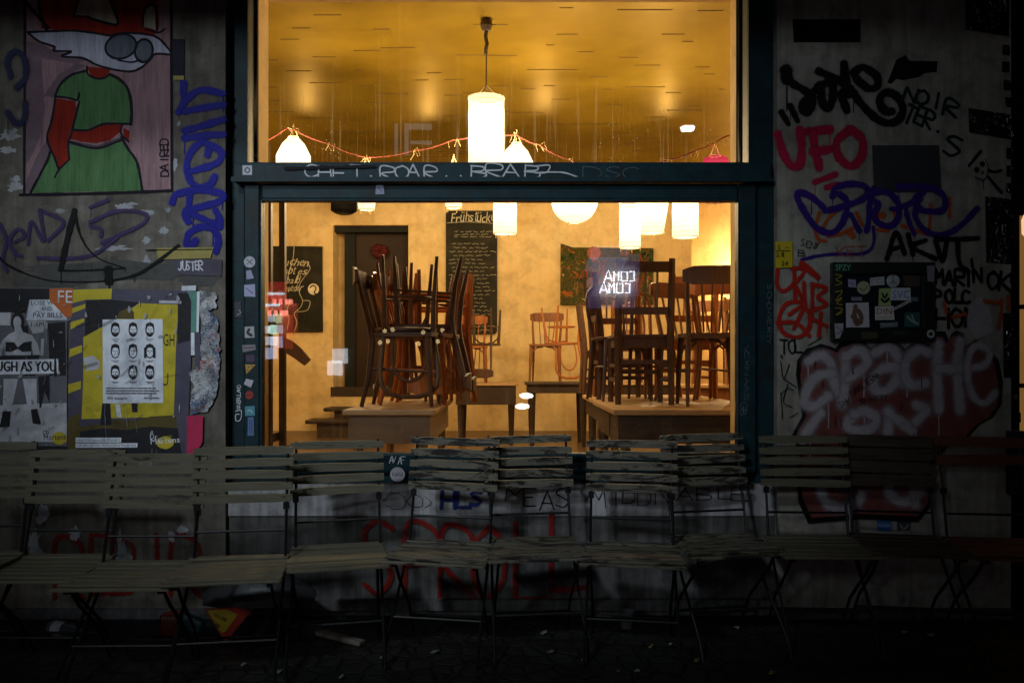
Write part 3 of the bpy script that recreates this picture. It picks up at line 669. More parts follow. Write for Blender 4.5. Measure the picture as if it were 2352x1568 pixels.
def boardback(m,m2=None,slats=4,rail=.115,arms=False):
    T=root('board_back_chair',(0,0,0),'board','chair','cafe chairs stacked on tables'); m2=m2 or m
    mb=MB(); mb.prism([(-.19,-.20,.445),(-.10,-.225,.445),(.10,-.225,.445),(.19,-.20,.445),(.205,0,.445),(.17,.185,.445),(-.17,.185,.445),(-.205,0,.445)],(0,0,.026)); link('seat',mb,m2,T)
    for s in (-1,1):
        mb=MB(); mb.tube([(s*.165,-.175,.445),(s*.175,-.185,.25),(s*.185,-.20,0)],[.021,.019,.013],8); link('leg',mb,m,T,smooth=True)
        mb=MB(); mb.tube([(s*.185,.275,.84),(s*.18,.235,.68),(s*.165,.19,.5),(s*.165,.18,.40),(s*.17,.20,.2),(s*.18,.245,0)],[.014,.018,.021,.021,.018,.013],8,sx=.8); link('back_post',mb,m,T,smooth=True)
        mb=MB(); mb.tube([(s*.172,-.18,.22),(s*.170,.19,.24)],.009,6); link('stretcher',mb,m,T)
        mb=MB(); mb.tube([(s*.17,-.19,.30),(s*.15,-.18,.38),(s*.09,-.18,.43),(s*.02,-.18,.44)],.011,6); link('brace',mb,m,T,smooth=True)
    mb=MB(); pts=[(-.215,.255),(-.15,.285),(-.05,.30),(.05,.30),(.15,.285),(.215,.255)]
    vs=[];n=len(pts); z0,z1=.885-rail,.885
    for (x,y) in pts: 
        e=.02 if abs(x)>.2 else 0
        vs+=[(x,y,z0+e),(x,y,z1-e),(x,y+.022,z1-e),(x,y+.022,z0+e)]
    fs=[]
    for i in range(n-1):
        for k in range(4):
            l=(k+1)%4; fs.append([i*4+k,i*4+4+k,i*4+4+l,i*4+l])
    fs+=[[0,1,2,3],[(n-1)*4+3,(n-1)*4+2,(n-1)*4+1,(n-1)*4]]
    mb.add(vs,fs); link('top_rail',mb,m2,T)
    mb=MB()
    for i in range(slats):
        x=(-.09+.18*i/(slats-1)); mb.tube([(x*.8,.20,.475),(x,.25,.65),(x*1.1,.285,.885-rail+.005)],[.013,.012,.012],6,sx=.5)
    link('back_slat',mb,m,T)
    return T
def ladder(m,m2=None,h=.97):
    T=root('ladder_back_chair',(0,0,0),'ladder','chair','cafe chairs stacked on tables'); m2=m2 or m
    mb=MB(); mb.box(-.20,.20,-.21,.175,.445,.47,bev=.008); mb.box(-.18,.18,-.19,.16,.385,.444); link('seat',mb,m2,T)
    for s in (-1,1):
        mb=MB(); mb.tube([(s*.175,-.185,.445),(s*.178,-.19,0)],[.025,.019],4); link('leg',mb,m,T)
        mb=MB(); mb.tube([(s*.175,.25,h),(s*.175,.205,.6),(s*.175,.19,.42),(s*.178,.215,0)],[.021,.024,.026,.02],4); link('back_post',mb,m,T)
        mb=MB(); mb.box(s*.178-.012,s*.178+.012,-.17,.19,.15,.175); mb.box(s*.178-.010,s*.178+.010,-.17,.19,.25,.272); link('stretcher',mb,m,T)
    mb=MB(); mb.box(-.155,.155,.225,.247,h-.09,h-.02); link('top_rail',mb,m2,T)
    mb=MB(); mb.box(-.155,.155,.203,.223,.60,.65); link('lower_rail',mb,m,T)
    mb=MB(); mb.box(-.155,.155,-.20,-.18,.20,.23); mb.box(-.155,.155,.195,.212,.27,.30); link('cross_stretcher',mb,m,T)
    mb=MB()
    for x in (-.08,0,.08): mb.tube([(x,.214,.65),(x,.236,h-.09)],.013,4,sx=.6)
    link('back_slat',mb,m,T)
    return T
protos={}
def kind(k):
    if k in protos: return protos[k],True
    f,ms=k.split(':'); mm={'dk':m_wood_dk,'or':m_wood_or,'br':m_wood_br}
    a=[mm[x] for x in ms.split('/')]
    T={'bent':bentwood,'board':boardback,'ladder':ladder}[f](*a); protos[k]=T; return T,False
def chair(k,x,d,rz,label,base=ZTB,inv=False,dz=0,tilt=0):
    T,used=kind(k); o=dup(T) if used else T
    if not inv: 
        o.location=(x,d-DW,base); o.rotation_euler=(math.radians(tilt),0,math.radians(rz))
    else:
        # turned over, seat resting on the seat of the chair below
        o.location=(x,d-DW,base+.475+.475+dz)
        o.rotation_euler=(Matrix.Rotation(math.radians(rz),4,'Z')@Matrix.Rotation(math.radians(180+tilt),4,'X')).to_euler()
    o['label']=label; return o
# a chair at rz=0 faces the street; rz=90 faces to the +x side. Turned over with rz=r its back hangs on the street side of r.
chair('board:dk',-.70,5.20,88,'dark board back chair standing nearest the glass on the narrow table')
chair('bent:dk',-.69,5.23,12,'dark bentwood chair turned over on the nearest chair of the narrow table',inv=True)
chair('board:or/br',-.66,5.66,84,'orange legged board back chair standing second on the narrow table')
chair('board:br/or',-.63,5.64,28,'brown chair turned over with its reddish rail hanging toward the glass',inv=True)
chair('board:br',-.60,6.10,95,'brown board back chair standing at the far end of the narrow table',tilt=0)
chair('board:dk',-.60,5.46,96,'dark chair turned over, its back hanging off the narrow table edge nearest the glass',inv=True,dz=.03)
chair('board:dk',-.585,5.80,100,'dark chair turned over, second of the backs hanging off the narrow table edge',inv=True,dz=.0)
chair('ladder:or',-.54,6.16,96,'orange ladder back chair turned over at the far end of the narrow table',inv=True,dz=.0)
chair('bent:br',-.74,6.02,70,'brown bentwood chair squeezed in behind the nearest narrow table chair')
chair('board:br/or',-.73,6.00,150,'brown and orange chair turned over behind the nearest bentwood legs',inv=True)
chair('board:or/br',-.60,5.40,80,'orange legged chair standing at the narrow table edge nearest the glass')
# broad table
chair('board:br/or',1.62,6.0,150,'orange backed chair crowded at the window end of the broad table')
chair('bent:br',1.12,6.55,30,'brown bentwood chair in the crowd on the rear pale table')
chair('ladder:dk',.885,5.52,180,'tall dark ladder back chair standing square on the broad table, back to the glass')
chair('ladder:dk',.86,6.30,96,'dark ladder back chair standing sideways on the rear pale table')
chair('board:dk',1.31,5.28,176,'dark chair with wide rounded top rail standing nearest the window jamb')
chair('ladder:or',1.40,6.45,186,'orange ladder back chair standing behind the wide railed dark chair')
chair('board:br',1.32,5.76,20,'brown board back chair in the middle of the broad table',)
chair('bent:dk',.80,5.98,12,'dark bentwood chair hidden among the ladder backs on the broad table')
chair('ladder:br',.90,6.80,170,'brown ladder back chair at the rear edge of the pale tables')
# back tables
chair('board:or/or',-.52,10.3,4,'chair with bright orange back board standing below the menu blackboard',base=1.03)
chair('board:dk',-.38,10.3,-14,'dark slatted chair turned over beside the bright orange back board',base=1.03,inv=True)
chair('board:br',.42,9.95,-6,'brown slatted chair standing alone with an orange chair on top, below the painting',base=1.045)
chair('bent:or',.62,9.98,24,'orange chair turned over on the brown slatted chair below the painting',base=1.045,inv=True,dz=-.01)
chair('ladder:br',1.50,10.1,160,'brown ladder back chair on the back table under the painting corner',base=1.045)
chair('ladder:dk',.98,8.7,90,'thin dark ladder back chair between the painting and the broad table',base=.95)
chair('board:br',2.15,8.65,165,'brown chair standing against the bright far corner wall',base=1.05)
chair('ladder:br',2.52,8.7,-12,'narrow slatted chair against the bright corner by the jamb',base=1.05)
table(.80,1.2,8.45,8.95,.95,m_tbl_dk,m_tbl_dk,'small dark side table hidden behind the broad table',ap=.08)

# ------------------------------------------------------------------ folding chairs on the pavement
m_slat=worn('worn_olive_slat',(.115,.106,.07),(.022,.019,.015),5,.60)
m_slat2=worn('flaking_grey_slat',(.13,.12,.088),(.012,.010,.008),7,.50)
m_slat3=worn('dark_brown_slat',(.055,.04,.025),(.02,.015,.01),5,.55)
m_slat4=worn('rusty_red_slat',(.13,.04,.025),(.05,.02,.012),5,.55)
def folding(ms,seed=0,nsl=5,hs=.0365,pitch=.0515,missing=()):
    r=random.Random(seed); droop=r.uniform(-.25,.05)
    T=root('folding_chair',(0,0,0),'folding','chair','folding chairs in a row under the window')
    mb=MB()
    ztop=.918
    for i in range(nsl):
        if i in missing: continue
        z1=ztop-i*pitch; y=.245-(ztop-z1)*.22; j=r.uniform(-.0035,.0035); z1+=r.uniform(-.0015,.0015)
        # slightly bowed slat
        n=7; vs=[]
        for k in range(n):
            x=-.213+.426*k/(n-1); b=.010*(1-(2*k/(n-1)-1)**2)
            e=.004 if k in (0,n-1) else 0
            for (dy,dz) in ((-.008,-hs+e),(-.009,-e),(.007,-e),(.008,-hs+e)): vs.append((x,y+b+dy-(dz+hs)*-.1,z1+dz+j*(k/(n-1)-.5)*2))
        fs=[[0,1,2,3],[(n-1)*4+3,(n-1)*4+2,(n-1)*4+1,(n-1)*4]]
        for k in range(n-1):
            for q in range(4):
                l=(q+1)%4; fs.append([k*4+q,k*4+4+q,k*4+4+l,k*4+l])
        mb.add(vs,fs)
    link('backrest_slat',mb,ms,T)
    mb=MB(); ys=[-.190,-.135,-.075,-.015,.045,.105,.16]; zs=[.432,.437,.441,.438,.437,.439,.447]
    for i,(y,z) in enumerate(zip(ys,zs)):
        wd=.225-.003*i; M=Matrix.Translation((0,y,z+r.uniform(-.002,.002)))@Matrix.Rotation((-.12+droop*.5 if i==0 else r.uniform(-.02,.02)),4,'X')@Matrix.Rotation(r.uniform(-.006,.006),4,'Y')
        mb.box(-wd,wd,-.0275 if i else -.03,.026,-.012,.0,0,M,.005)
    link('seat_slat',mb,ms,T)
    for s in (-1,1):
        mb=MB(); mb.tube([(s*.188,.265,.92),(s*.188,.205,.66),(s*.19,.155,.44),(s*.195,-.02,.25),(s*.20,-.20,.07),(s*.20,-.235,.0)],.0085,8,sx=.75); link('front_leg',mb,m_iron,T,smooth=True)
        mb=MB(); mb.tube([(s*.176,-.16,.425),(s*.176,-.08,.33),(s*.176,.10,.17),(s*.178,.21,.0)],.0085,8,sx=.75); link('rear_leg',mb,m_iron,T,smooth=True)
        mb=MB(); mb.box(s*.176-.008,s*.176+.008,-.19,.17,.405,.42); link('seat_rail',mb,m_iron,T)
        mb=MB(); mb.box(s*.188-.013,s*.188+.013,.195,.207,.645,.675); link('hinge_plate',mb,m_iron,T)
    mb=MB(); mb.tube([(-.19,.182,.555),(.19,.182,.555)],.006,6); link('back_stretcher',mb,m_iron,T)
    mb=MB(); mb.tube([(-.20,-.10,.165),(.20,-.10,.165)],.006,6); link('front_stretcher',mb,m_iron,T)
    mb=MB(); mb.tube([(-.176,.15,.10),(.176,.15,.10)],.006,6); link('rear_stretcher',mb,m_iron,T)
    return T
def sit(T,uc,df,yaw,label,roll=0.0,zs=1.0):
    x=X(uc,df); T.location=(x,df-DW+.205,0); T.rotation_euler=(0,math.radians(roll),math.radians(yaw)); T.scale=(1,1,zs); T['label']=label; return T
rows=[(m_slat,5,-190,3.13,4,0,1,'olive slatted folding chair cut off by the picture edge under the torso poster'),
(m_slat,5,38,3.13,0,0,.965,'olive slatted folding chair below the black and white marching poster'),
(m_slat,5,245,3.04,3,.6,.955,'olive slatted folding chair standing out in front, below the white sheet of faces'),
(m_slat,5,491,3.07,8,0,.985,'olive slatted folding chair below the pink paper strip and the frame corner'),
(m_slat,5,752,3.29,10,-.9,.99,'olive slatted folding chair beside the gap with the round frame sticker'),
(m_slat2,5,1003,3.35,-7,1.1,1,'flaking grey folding chair just past the gap with the round sticker'),
(m_slat2,5,1234,3.41,5,-.7,1.005,'flaking grey folding chair with the greyest, most weathered slats, under mid window'),
(m_slat2,5,1467,3.33,-8,.2,.99,'flaking grey folding chair under the broad drawer table in the window'),
(m_slat2,5,1692,3.47,9,-.6,1.01,'flaking grey folding chair in front of the window frame post'),
(m_slat,5,1924,3.46,-2,.2,1,'olive slatted folding chair below the bubble letter piece with its slats bleached')]
for k,(ms,nn,uc,df,yw,rl,zs,lab) in enumerate(rows): sit(folding(ms,k+11),uc,df,yw,lab,rl,zs)
sit(folding(m_slat3,31,4,.055,.062),2132,3.48,-5,'dark brown folding chair with four broad back slats',.8)
sit(folding(m_slat4,32,2,.05,.085),2379,3.41,-4,'rusty red folding chair with only two back slats',.4)
# ------------------------------------------------------------------ writing, posters, stickers and paint on the walls
def tf(ox,oy,k): return lambda pts: [(ox+p[0]*k, oy+p[1]*k)+((p[2]*k,) if len(p)>2 else ()) for p in pts]
def pc(s): return [tuple(map(float,q.split(','))) for q in s.split()]
LAY=[0.0012]
def lay(): LAY[0]+=.00003; return LAY[0]
def ell(cx,cy,rx,ry,n=20,rot=0):
    c,s=math.cos(rot),math.sin(rot)
    return [(cx+rx*math.cos(2*math.pi*i/n)*c-ry*math.sin(2*math.pi*i/n)*s, cy+rx*math.cos(2*math.pi*i/n)*s+ry*math.sin(2*math.pi*i/n)*c) for i in range(n)]
def polyp(mb,uv,off,mi=0,place=None):
    pl=place or Wp; a=sum(uv[i][0]*uv[(i+1)%len(uv)][1]-uv[(i+1)%len(uv)][0]*uv[i][1] for i in range(len(uv)))
    q=list(uv)[::-1] if a>0 else list(uv)
    mb.add([pl(p[0],p[1],off) for p in q],[list(range(len(q)))],mi)
def mural_paint(name,col):
    if name in MATS: return MATS[name]
    m,nt,N,L,B=newmat(name); co=objco(N,L,False)
    a=ramp(N,L,nz(N,L,co,5,6,.7,.4,(4,1,.6)),[(.28,tuple(c*.62 for c in col)),(.72,tuple(min(1,c*1.25) for c in col))])
    st=ramp(N,L,nz(N,L,co,8,6,.75,.2,(9,1,.4)),[(.36,(.55,.54,.52)),(.5,(1,1,1))]); a=mixc(N,L,.7,a,st,'MULTIPLY')
    ch=ramp(N,L,nz(N,L,co,22,6,.75),[(.66,(0,0,0)),(.70,(1,1,1))]); a=mixc(N,L,ch,a,(.20,.185,.16))
    L.new(a,B.inputs['Base Color']); B.inputs['Roughness'].default_value=.8; B.inputs['Specular IOR Level'].default_value=.12
    bump(N,L,B,nz(N,L,co,34,6,.7),.7,.006); MATS[name]=m; return m
def ragged(cx,cy,rx,ry,r,n=22,amp=.45): 
    return [(cx+rx*(1+r.uniform(-amp,amp))*math.cos(2*math.pi*i/n), cy+ry*(1+r.uniform(-amp,amp))*math.sin(2*math.pi*i/n)) for i in range(n)]
def mist(m):
    nm=m.name+'_overspray'; c=m.node_tree.nodes.get('Color Ramp')
    col=[n for n in m.node_tree.nodes if n.type=='VALTORGB'][0].color_ramp.elements[1].color
    return paint(nm,tuple(col)[:3],1.15,.7,.6,.42)
def strokes(name,T,lst,w,m,label=None,parent=None,place=None):
    mb=MB(); halo=(w>=8 and parent is None); rd=random.Random(len(lst)*7+int(w))
    for s in lst:
        ww=w
        if isinstance(s,tuple): s,ww=s
        q=T(pc(s)); 
        if halo: mb.ribbon(q,ww*1.75+3,lay(),1,place=place)
        mb.ribbon(q,ww,lay(),0,place=place)
        if halo and rd.random()<.55:                # a run of wet paint
            p=rd.choice(q); l=rd.uniform(.6,2.2)*ww; mb.ribbon([(p[0],p[1]+ww*.2),(p[0]+.5,p[1]+l*.6),(p[0],p[1]+l+ww*.4)],max(1.4,ww*.13),lay(),0,place=place)
    if halo: m=[m,mist(m)]
    return link(name,mb,m,parent or cafe,world=parent is not None and parent is not cafe,label=label)
def written(name,items,sw,m,label=None,parent=None,place=None,seed=1,T=None):
    mb=MB(); r=random.Random(seed)
    for it in items:
        s,u,v,w,h=it[:5]; rot=it[5] if len(it)>5 else 0
        if T: (u,v),=T([(u,v)]); k=T([(1,0)])[0][0]-T([(0,0)])[0][0]; w*=k; h*=k
        hand(mb,s,u,v,w,h,sw,lay(),0,rot,place=place,rr=r); LAY[0]+=.00003*3*len(s)
    return link(name,mb,m,parent or cafe,world=parent is not None and parent is not cafe,label=label)
z1=tf(0,0,.31647); z2=tf(0,441,.38684); z7=tf(1745.6,0,.36332); z8=tf(1745.6,514.5,.32813); zg=tf(1782.4,404.25,.21094); zv=tf(367.5,183.75,.30469)
zr1=tf(2094.75,0,.293); zr2=tf(2094.75,441,.36335); zb1=tf(0,973.9,.37921); zb2=tf(588,973.9,.37898); zb3=tf(1102.5,973.9,.37921); zb4=tf(1708.9,973.9,.37921)

# --- pale scraps and scraped patches on the render
r=random.Random(11)
def scrap(q):
    mb=MB(); polyp(mb,q,lay()); link('paper_scrap',mb,paint('scraped_white',(.34,.35,.37),.3,.8,.8),cafe) 
for cx,cy,rx,ry in [(70,980,70,38),(50,1090,55,26),(120,1300,40,22),(110,1360,55,30),(890,1500,50,22),(1060,1540,45,22),(1270,1200,20,40),(1300,900,12,18),(960,1480,40,12),(1220,1525,14,16)]: scrap(z1(ragged(cx,cy,rx,ry,r)))
for cx,cy,rx,ry in [(740,95,50,16),(880,125,28,16),(970,230,26,22),(680,335,85,16),(1000,105,14,10),(870,430,22,50),(360,115,26,12),(870,290,25,22)]: scrap(z2(ragged(cx,cy,rx,ry,r)))
mb=MB()
for cx,cy,rx,ry in [(700,470,520,60),(1080,420,100,40),(1180,520,120,40),(300,530,200,40)]: mb=MB(); polyp(mb,z2(ragged(cx,cy,rx,ry,r,30,.2)),lay()); link('grey_stain',mb,paint('grey_stain',(.09,.09,.085),.3,.9,.7),cafe)

# --- fox mural
Mz=lambda s: z1(pc(s))
ink=paint('mural_ink',(.008,.006,.012),.25,.6,.1)
o=LAY[0]
mb=MB(); polyp(mb,Mz('185,-900 1245,-900 1245,1392 185,1408'),lay())
mur=link('mural',mb,mural_paint('mural_mauve',(.30,.185,.20)),cafe,label='painted mural panel of a cartoon fox in a green dress on mauve')
mb=MB()
for s in ('420,650 520,540 625,478 560,462 430,540 300,720 340,700 405,715','185,300 300,310 400,380 500,395 620,440 560,470 400,440 250,420 185,440','345,1010 260,1150 185,1340 190,1400 225,1390 340,1180 368,1100','300,430 330,800 290,1000 250,1100 190,1200 190,420'): polyp(mb,Mz(s),lay())
link('painted_shade',mb,paint('mural_dusk_mauve',(.16,.11,.13),.4,.8,.4),mur)
mb=MB(); polyp(mb,Mz('300,-900 300,210 430,222 560,232 700,240 830,262 1000,250 1120,268 1160,190 1150,20 1200,-900'),lay()); link('fox_head',mb,mural_paint('mural_red',(.26,.022,.012)),mur); mb=MB(); polyp(mb,Mz('635,488 800,500 792,556 722,572 660,552'),lay()); link('fox_neck',mb,mural_paint('mural_red',(.26,.022,.012)),mur)
mb=MB(); polyp(mb,Mz('410,715 550,738 560,800 530,900 500,1000 498,1100 505,1160 430,1230 400,1150 345,1010 380,870'),lay()); link('fox_arm',mb,mural_paint('mural_red',(.26,.022,.012)),mur); mb=MB(); polyp(mb,Mz('525,950 640,948 760,900 885,893 872,960 800,1022 700,1042 600,1032 515,1012'),lay()); polyp(mb,Mz('898,930 945,955 935,1028 900,1010'),lay())
link('fox_belly',mb,mural_paint('mural_red',(.26,.022,.012)),mur)
mb=MB(); polyp(mb,Mz('540,120 560,40 590,-40 780,-40 840,100 852,182 760,168 640,120'),lay()); link('fox_eye',mb,mural_paint('mural_cream',(.36,.34,.26)),mur); mb=MB(); polyp(mb,Mz('1038,195 1048,90 1090,38 1130,60 1142,222'),lay())
link('fox_eye',mb,mural_paint('mural_cream',(.36,.34,.26)),mur)
mb=MB(); polyp(mb,Mz('205,240 330,233 560,230 800,262 860,250 1000,245 1110,270 1180,300 1245,382 1180,402 1130,395 1080,450 1010,500 940,520 800,500 700,470 600,420 450,412 525,380 395,372 400,345 270,292'),lay())
link('fox_muzzle',mb,mural_paint('mural_lilac_white',(.42,.42,.52)),mur)
mb=MB(); polyp(mb,z1(ell(880,340,112,86,24,-.25)),lay()); polyp(mb,z1(ell(1046,372,62,82,24,.1)),lay())
link('fox_nose',mb,mural_paint('mural_slate',(.12,.135,.175)),mur)
mb=MB(); polyp(mb,Mz('620,520 520,550 440,620 402,700 500,712 562,726 578,760 555,830 528,942 620,945 700,912 820,885 930,900 952,902 957,780 932,640 862,572 806,550 722,573 660,553'),lay()); link('fox_shirt',mb,mural_paint('mural_green',(.085,.19,.075)),mur)
mb=MB(); polyp(mb,Mz('500,1050 700,1082 880,1030 930,1080 1000,1190 1035,1384 220,1402 340,1180 368,1098 430,1232 508,1160'),lay())
link('fox_skirt',mb,mural_paint('mural_green',(.085,.19,.075)),mur)
mb=MB(); polyp(mb,Mz('498,1018 700,1060 872,1000 884,1030 720,1082 498,1052'),lay()); link('fox_belt',mb,mural_paint('mural_plum',(.10,.07,.10)),mur)
mb=MB()
for s,w in (('186,-900 182,600 178,1408',7),('1245,-900 1246,600 1250,1390',7),('150,1415 600,1408 1000,1395 1250,1385',8),('205,238 330,232 560,228 800,262',6),('800,262 900,243 1040,250 1150,280 1245,382',6),('205,240 280,300 400,345 390,372 520,378 450,412 600,425 700,472 800,502 940,522 1020,498 1090,440 1130,396 1240,400',6),
 ('635,488 640,540 700,572 760,568 800,540',6),('622,518 520,548 440,618 402,702',7),('402,702 500,714 562,728 578,680',6),('578,740 555,830 528,942 508,1010',6),('528,945 640,946 760,902 940,902',6),('806,545 870,580 930,650 957,780 952,905',8),('405,718 380,870 345,1010 400,1150 430,1232',6),('505,1160 430,1235 400,1290',5),('498,1018 500,1100 508,1160',5),('498,1030 700,1078 880,1020',6),('885,1000 930,1080 1000,1190 1035,1384',7),('368,1100 340,1180 225,1398',7),('890,900 880,970 935,1030',5),
 ('540,130 560,40 600,-60',6),('640,125 700,150 850,182 840,100 780,-40',7),('640,125 560,120',5),('1038,195 1048,90 1090,38 1130,60 1142,222',6),('1060,215 1150,240 1200,215',5),('300,-200 290,60 340,220',8),('150,-20 250,90 350,205',9),('860,440 950,455 1020,440',5)): mb.ribbon(Mz(s),w,lay(),0)
for e in (ell(880,340,114,88,24,-.25),ell(1046,372,64,84,24,.1)): mb.ribbon(z1(e+e[:2]),6,lay(),0)
link('outline_marking',mb,ink,mur)
written('signature_lettering',[('DAIRED',1165,1285,280,56,-math.pi/2)],3.6,ink,None,mur,seed=5,T=z1)

# --- paint on the left wall
m_blue=paint('blue_spray',(.012,.012,.23),.3); m_purp=paint('dull_purple_spray',(.055,.035,.10),.55,.6,.6)
strokes('blue_lettering',zv,['180,25 178,90 182,150','140,245 190,165 260,100 340,80 475,105','190,238 300,218 480,188','188,385 330,345 480,300','185,440 330,422 480,412','360,565 372,500 320,470 240,540 205,640 230,760 300,810 380,790 412,730','355,480 450,530 462,590 400,642 230,692','95,925 130,862 300,832 470,862 440,920 220,980 190,1005 215,1070','225,870 222,980 250,1012 440,1100','420,985 450,1040 450,1110','268,1212 240,1250 205,1240 220,1160 310,1110 400,1130 442,1200 425,1295'],18,m_blue,'tall blue tag reading downward beside the window frame')
strokes('purple_lettering',z2,['45,470 20,400 40,290 5,190','90,300 150,262 110,222 60,292 90,362 130,382','170,310 190,180 262,290 240,110','240,110 380,180 290,290','540,92 640,50','540,180 700,115 862,130 850,190 700,262 610,302','540,202 600,220 602,262','230,392 400,396 560,370 700,272'],11,m_purp,'faded purple scrawl')
strokes('blue_cloud_mark',z1,['80,560 60,450 110,380 180,430 190,560 130,640','60,820 120,900 180,870 190,760'],20,paint('dim_navy',(.02,.02,.06),.8,.6,.5))
strokes('sailboat_drawing',z2,[('445,112,40 402,280,40 365,458,40',15),('448,120,20 470,230,16 520,330,12 600,400,10 745,452,8',5),('350,466 500,466 745,452',4),('647,462 650,528',24),('0,390,14 60,440,20 200,500,10 350,530,8 600,530,8 800,495,20 930,420,24 1062,320,26',8)],8,m_black,'black sprayed sailing boat with a long curved hull')
mb=MB(); polyp(mb,z1(pc('1262,288 1342,288 1338,552 1262,552')),lay()); link('navy_patch_stain',mb,mat('navy_patch',(.014,.012,.028),.8),cafe)
mb=MB(); polyp(mb,z1(pc('1262,554 1338,554 1338,584 1262,584')),lay()); link('yellow_tab',mb,mat('faded_yellow_paper',(.33,.28,.09),.8,.3,6,.3,.2,grime=(.2,.18,.09)),cafe); mb=MB(); polyp(mb,z2(pc('930,333 1270,330 1252,394 942,402')),lay()); link('yellow_scrap_patch',mb,mat('faded_yellow_paper',(.33,.28,.09),.8,.3,6,.3,.2,grime=(.2,.18,.09)),cafe,label='faded yellow strip of paper')
strokes('strip_line',z2,['870,346 1100,344 1262,342'],3,m_black)
mb=MB(); polyp(mb,z2(pc('1022,405 1322,402 1318,500 1060,492')),lay()); link('violet_patch',mb,mat('violet_grey_paper',(.075,.065,.095),.8,.3,8),cafe)
written('white_lettering',[('JUSTER',1065,412,140,52)],3.2,m_white,'small white scribble on the violet patch',seed=8,T=z2)

# --- posters
def paper(name,col,g=.35): return mat(name,col,.6,.2,6,.7,.22,grime=tuple(c*(1-g) for c in col))
pw=paper('white_paper',(.74,.79,.90)); pk=paper('black_ink_paper',(.018,.018,.022)); pg=paper('grey_ink_paper',(.13,.13,.15)); pv=paper('violet_paper',(.085,.078,.115)); py=paper('yellow_paper',(.55,.45,.03),.3); po=paper('orange_paper',(.55,.14,.03)); pb=paper('brown_ink_paper',(.10,.075,.02),.5); pm=paper('mid_grey_paper',(.54,.55,.60))
poly_m=[pw,pk,pg,pv,py,po,pb,pm]
def poster(nm,label,base,T,shapes,foot,group='posters pasted on the wall'):
    q=T(pc(base)); fx,fy=T([foot])[0]; R=root(nm,Wp(fx,fy,0),label,'poster',group)
    mb=MB(); polyp(mb,q,lay()); link('sheet',mb,poly_m[shapes[0]],R,world=True)
    mb=MB()
    for mi,s in shapes[1:]: polyp(mb,T(pc(s)) if isinstance(s,str) else T(s),lay(),mi)
    if shapes[1:]: link('printed_picture',mb,poly_m,R,world=True)
    return R
PA=poster('marching_poster','black and white poster of a marching woman with placards, at the picture edge','-260,570 430,570 428,760 405,770 402,1530 -260,1530',z2,[2,
 (1,'-260,572 425,575 420,640 180,640 160,720 -260,700'),(7,'-260,720 70,715 66,792 -260,782'),(1,'290,780 392,770 398,1090 300,1090'),(1,'130,800 170,790 215,1090 150,1090'),(7,'-260,1280 60,1262 400,1250 402,1480 -260,1482'),
 (0,'182,640 395,638 402,760 160,762'),(7,'165,765 278,765 262,832 200,840'),(1,ell(112,770,40,58)),(7,ell(108,775,24,38)),(7,'90,800 130,800 140,830 196,850 228,900 245,965 205,965 190,900 190,968 38,968 30,905 10,985 -20,960 20,880 60,842 95,828'),(1,'40,890 90,892 112,922 145,892 195,885 190,945 140,950 112,930 70,950 36,945'),(1,'-260,975 240,968 236,1002 -260,1005'),
 (0,'-260,1002 352,990 352,1076 -260,1088'),(7,'250,870 268,870 262,970 246,970'),(7,'28,1108 112,1108 72,1300 22,1300'),(7,'140,1108 222,1108 226,1290 172,1290'),(1,'24,1300 72,1300 62,1392 2,1396'),(1,'188,1290 226,1285 252,1380 200,1372'),(1,'232,1095 300,1085 300,1250 270,1180 250,1280 240,1280'),(1,'330,880 345,1095 325,1095'),(0,'-260,1482 186,1478 186,1504 -260,1508'),(4,ell(358,1460,44,38)),(1,'-260,1506 402,1506 402,1530 -260,1530')],(200,1530))
mb=MB()
def zt(mb,T,s,u,v,w,h,mi=0,**k):
    (a,b),=T([(u,v)]); kk=T([(1,0)])[0][0]-T([(0,0)])[0][0]; wtext(mb,s,a,b,w*kk,h*kk,lay(),mi,**k)
[zt(mb,z2,'TOUGH AS YOU',-105+dx,1004+dy,440,60) for dx,dy in ((0,0),(3,0),(6,0),(3,2))]

for s,u,v,w,h in (('LOSE WEA',190,645,180,26),('AND',250,680,64,24),('PAY BILLS',203,716,172,30),('I AM',190,772,76,28)): zt(mb,z2,s,u,v,w,h)
zt(mb,z2,'Dr.',262,1412,46,28); zt(mb,z2,'Martens',264,1440,132,34,rot=-.06); zt(mb,z2,'TAUENTZIENSTRASSE 9-12',-60,1486,238,15); link('lettering',mb,pk,PA,world=True)
PB=poster('yellow_poster','yellow and violet boot poster, mostly covered by a white sheet of faces','430,572 1145,585 1138,1000 1112,1565 405,1565',z2,[3,
 (4,'432,580 670,574 666,636 515,640 430,662'),(4,'430,692 512,664 512,690 430,722'),(4,'425,772 506,750 506,772 425,816'),(4,'420,932 492,908 492,950 415,982'),(4,'410,1142 486,1120 486,1166 410,1196'),(6,'406,1342 480,1310 480,1562 406,1562'),
 (1,'515,642 665,640 830,655 700,750 610,802 510,858'),(4,'500,862 610,802 700,752 832,660 1066,670 1050,900 1036,1332 490,1346 500,1100'),(6,'480,1392 560,1380 700,1350 800,1356 900,1330 1050,1322 1062,1462 480,1452'),(1,'480,1420 620,1400 760,1410 900,1390 1060,1400 1085,1562 470,1562'),(6,'700,752 712,712 760,690 800,712 802,756'),
 (1,'612,1250 660,1250 668,1382 600,1384'),(1,'785,1250 822,1250 822,1306 790,1306'),(0,'690,1258 716,1258 728,1336 700,1336'),(7,'500,985 560,970 600,1010 590,1050 520,1062'),(1,'1060,600 1140,600 1135,880 1060,900'),(7,'950,644 1082,646 1080,664 950,660'),(0,'455,1456 726,1456 724,1484 455,1484'),(0,'455,1490 822,1488 820,1514 455,1516'),(4,ell(985,1486,52,36))],(760,1562))
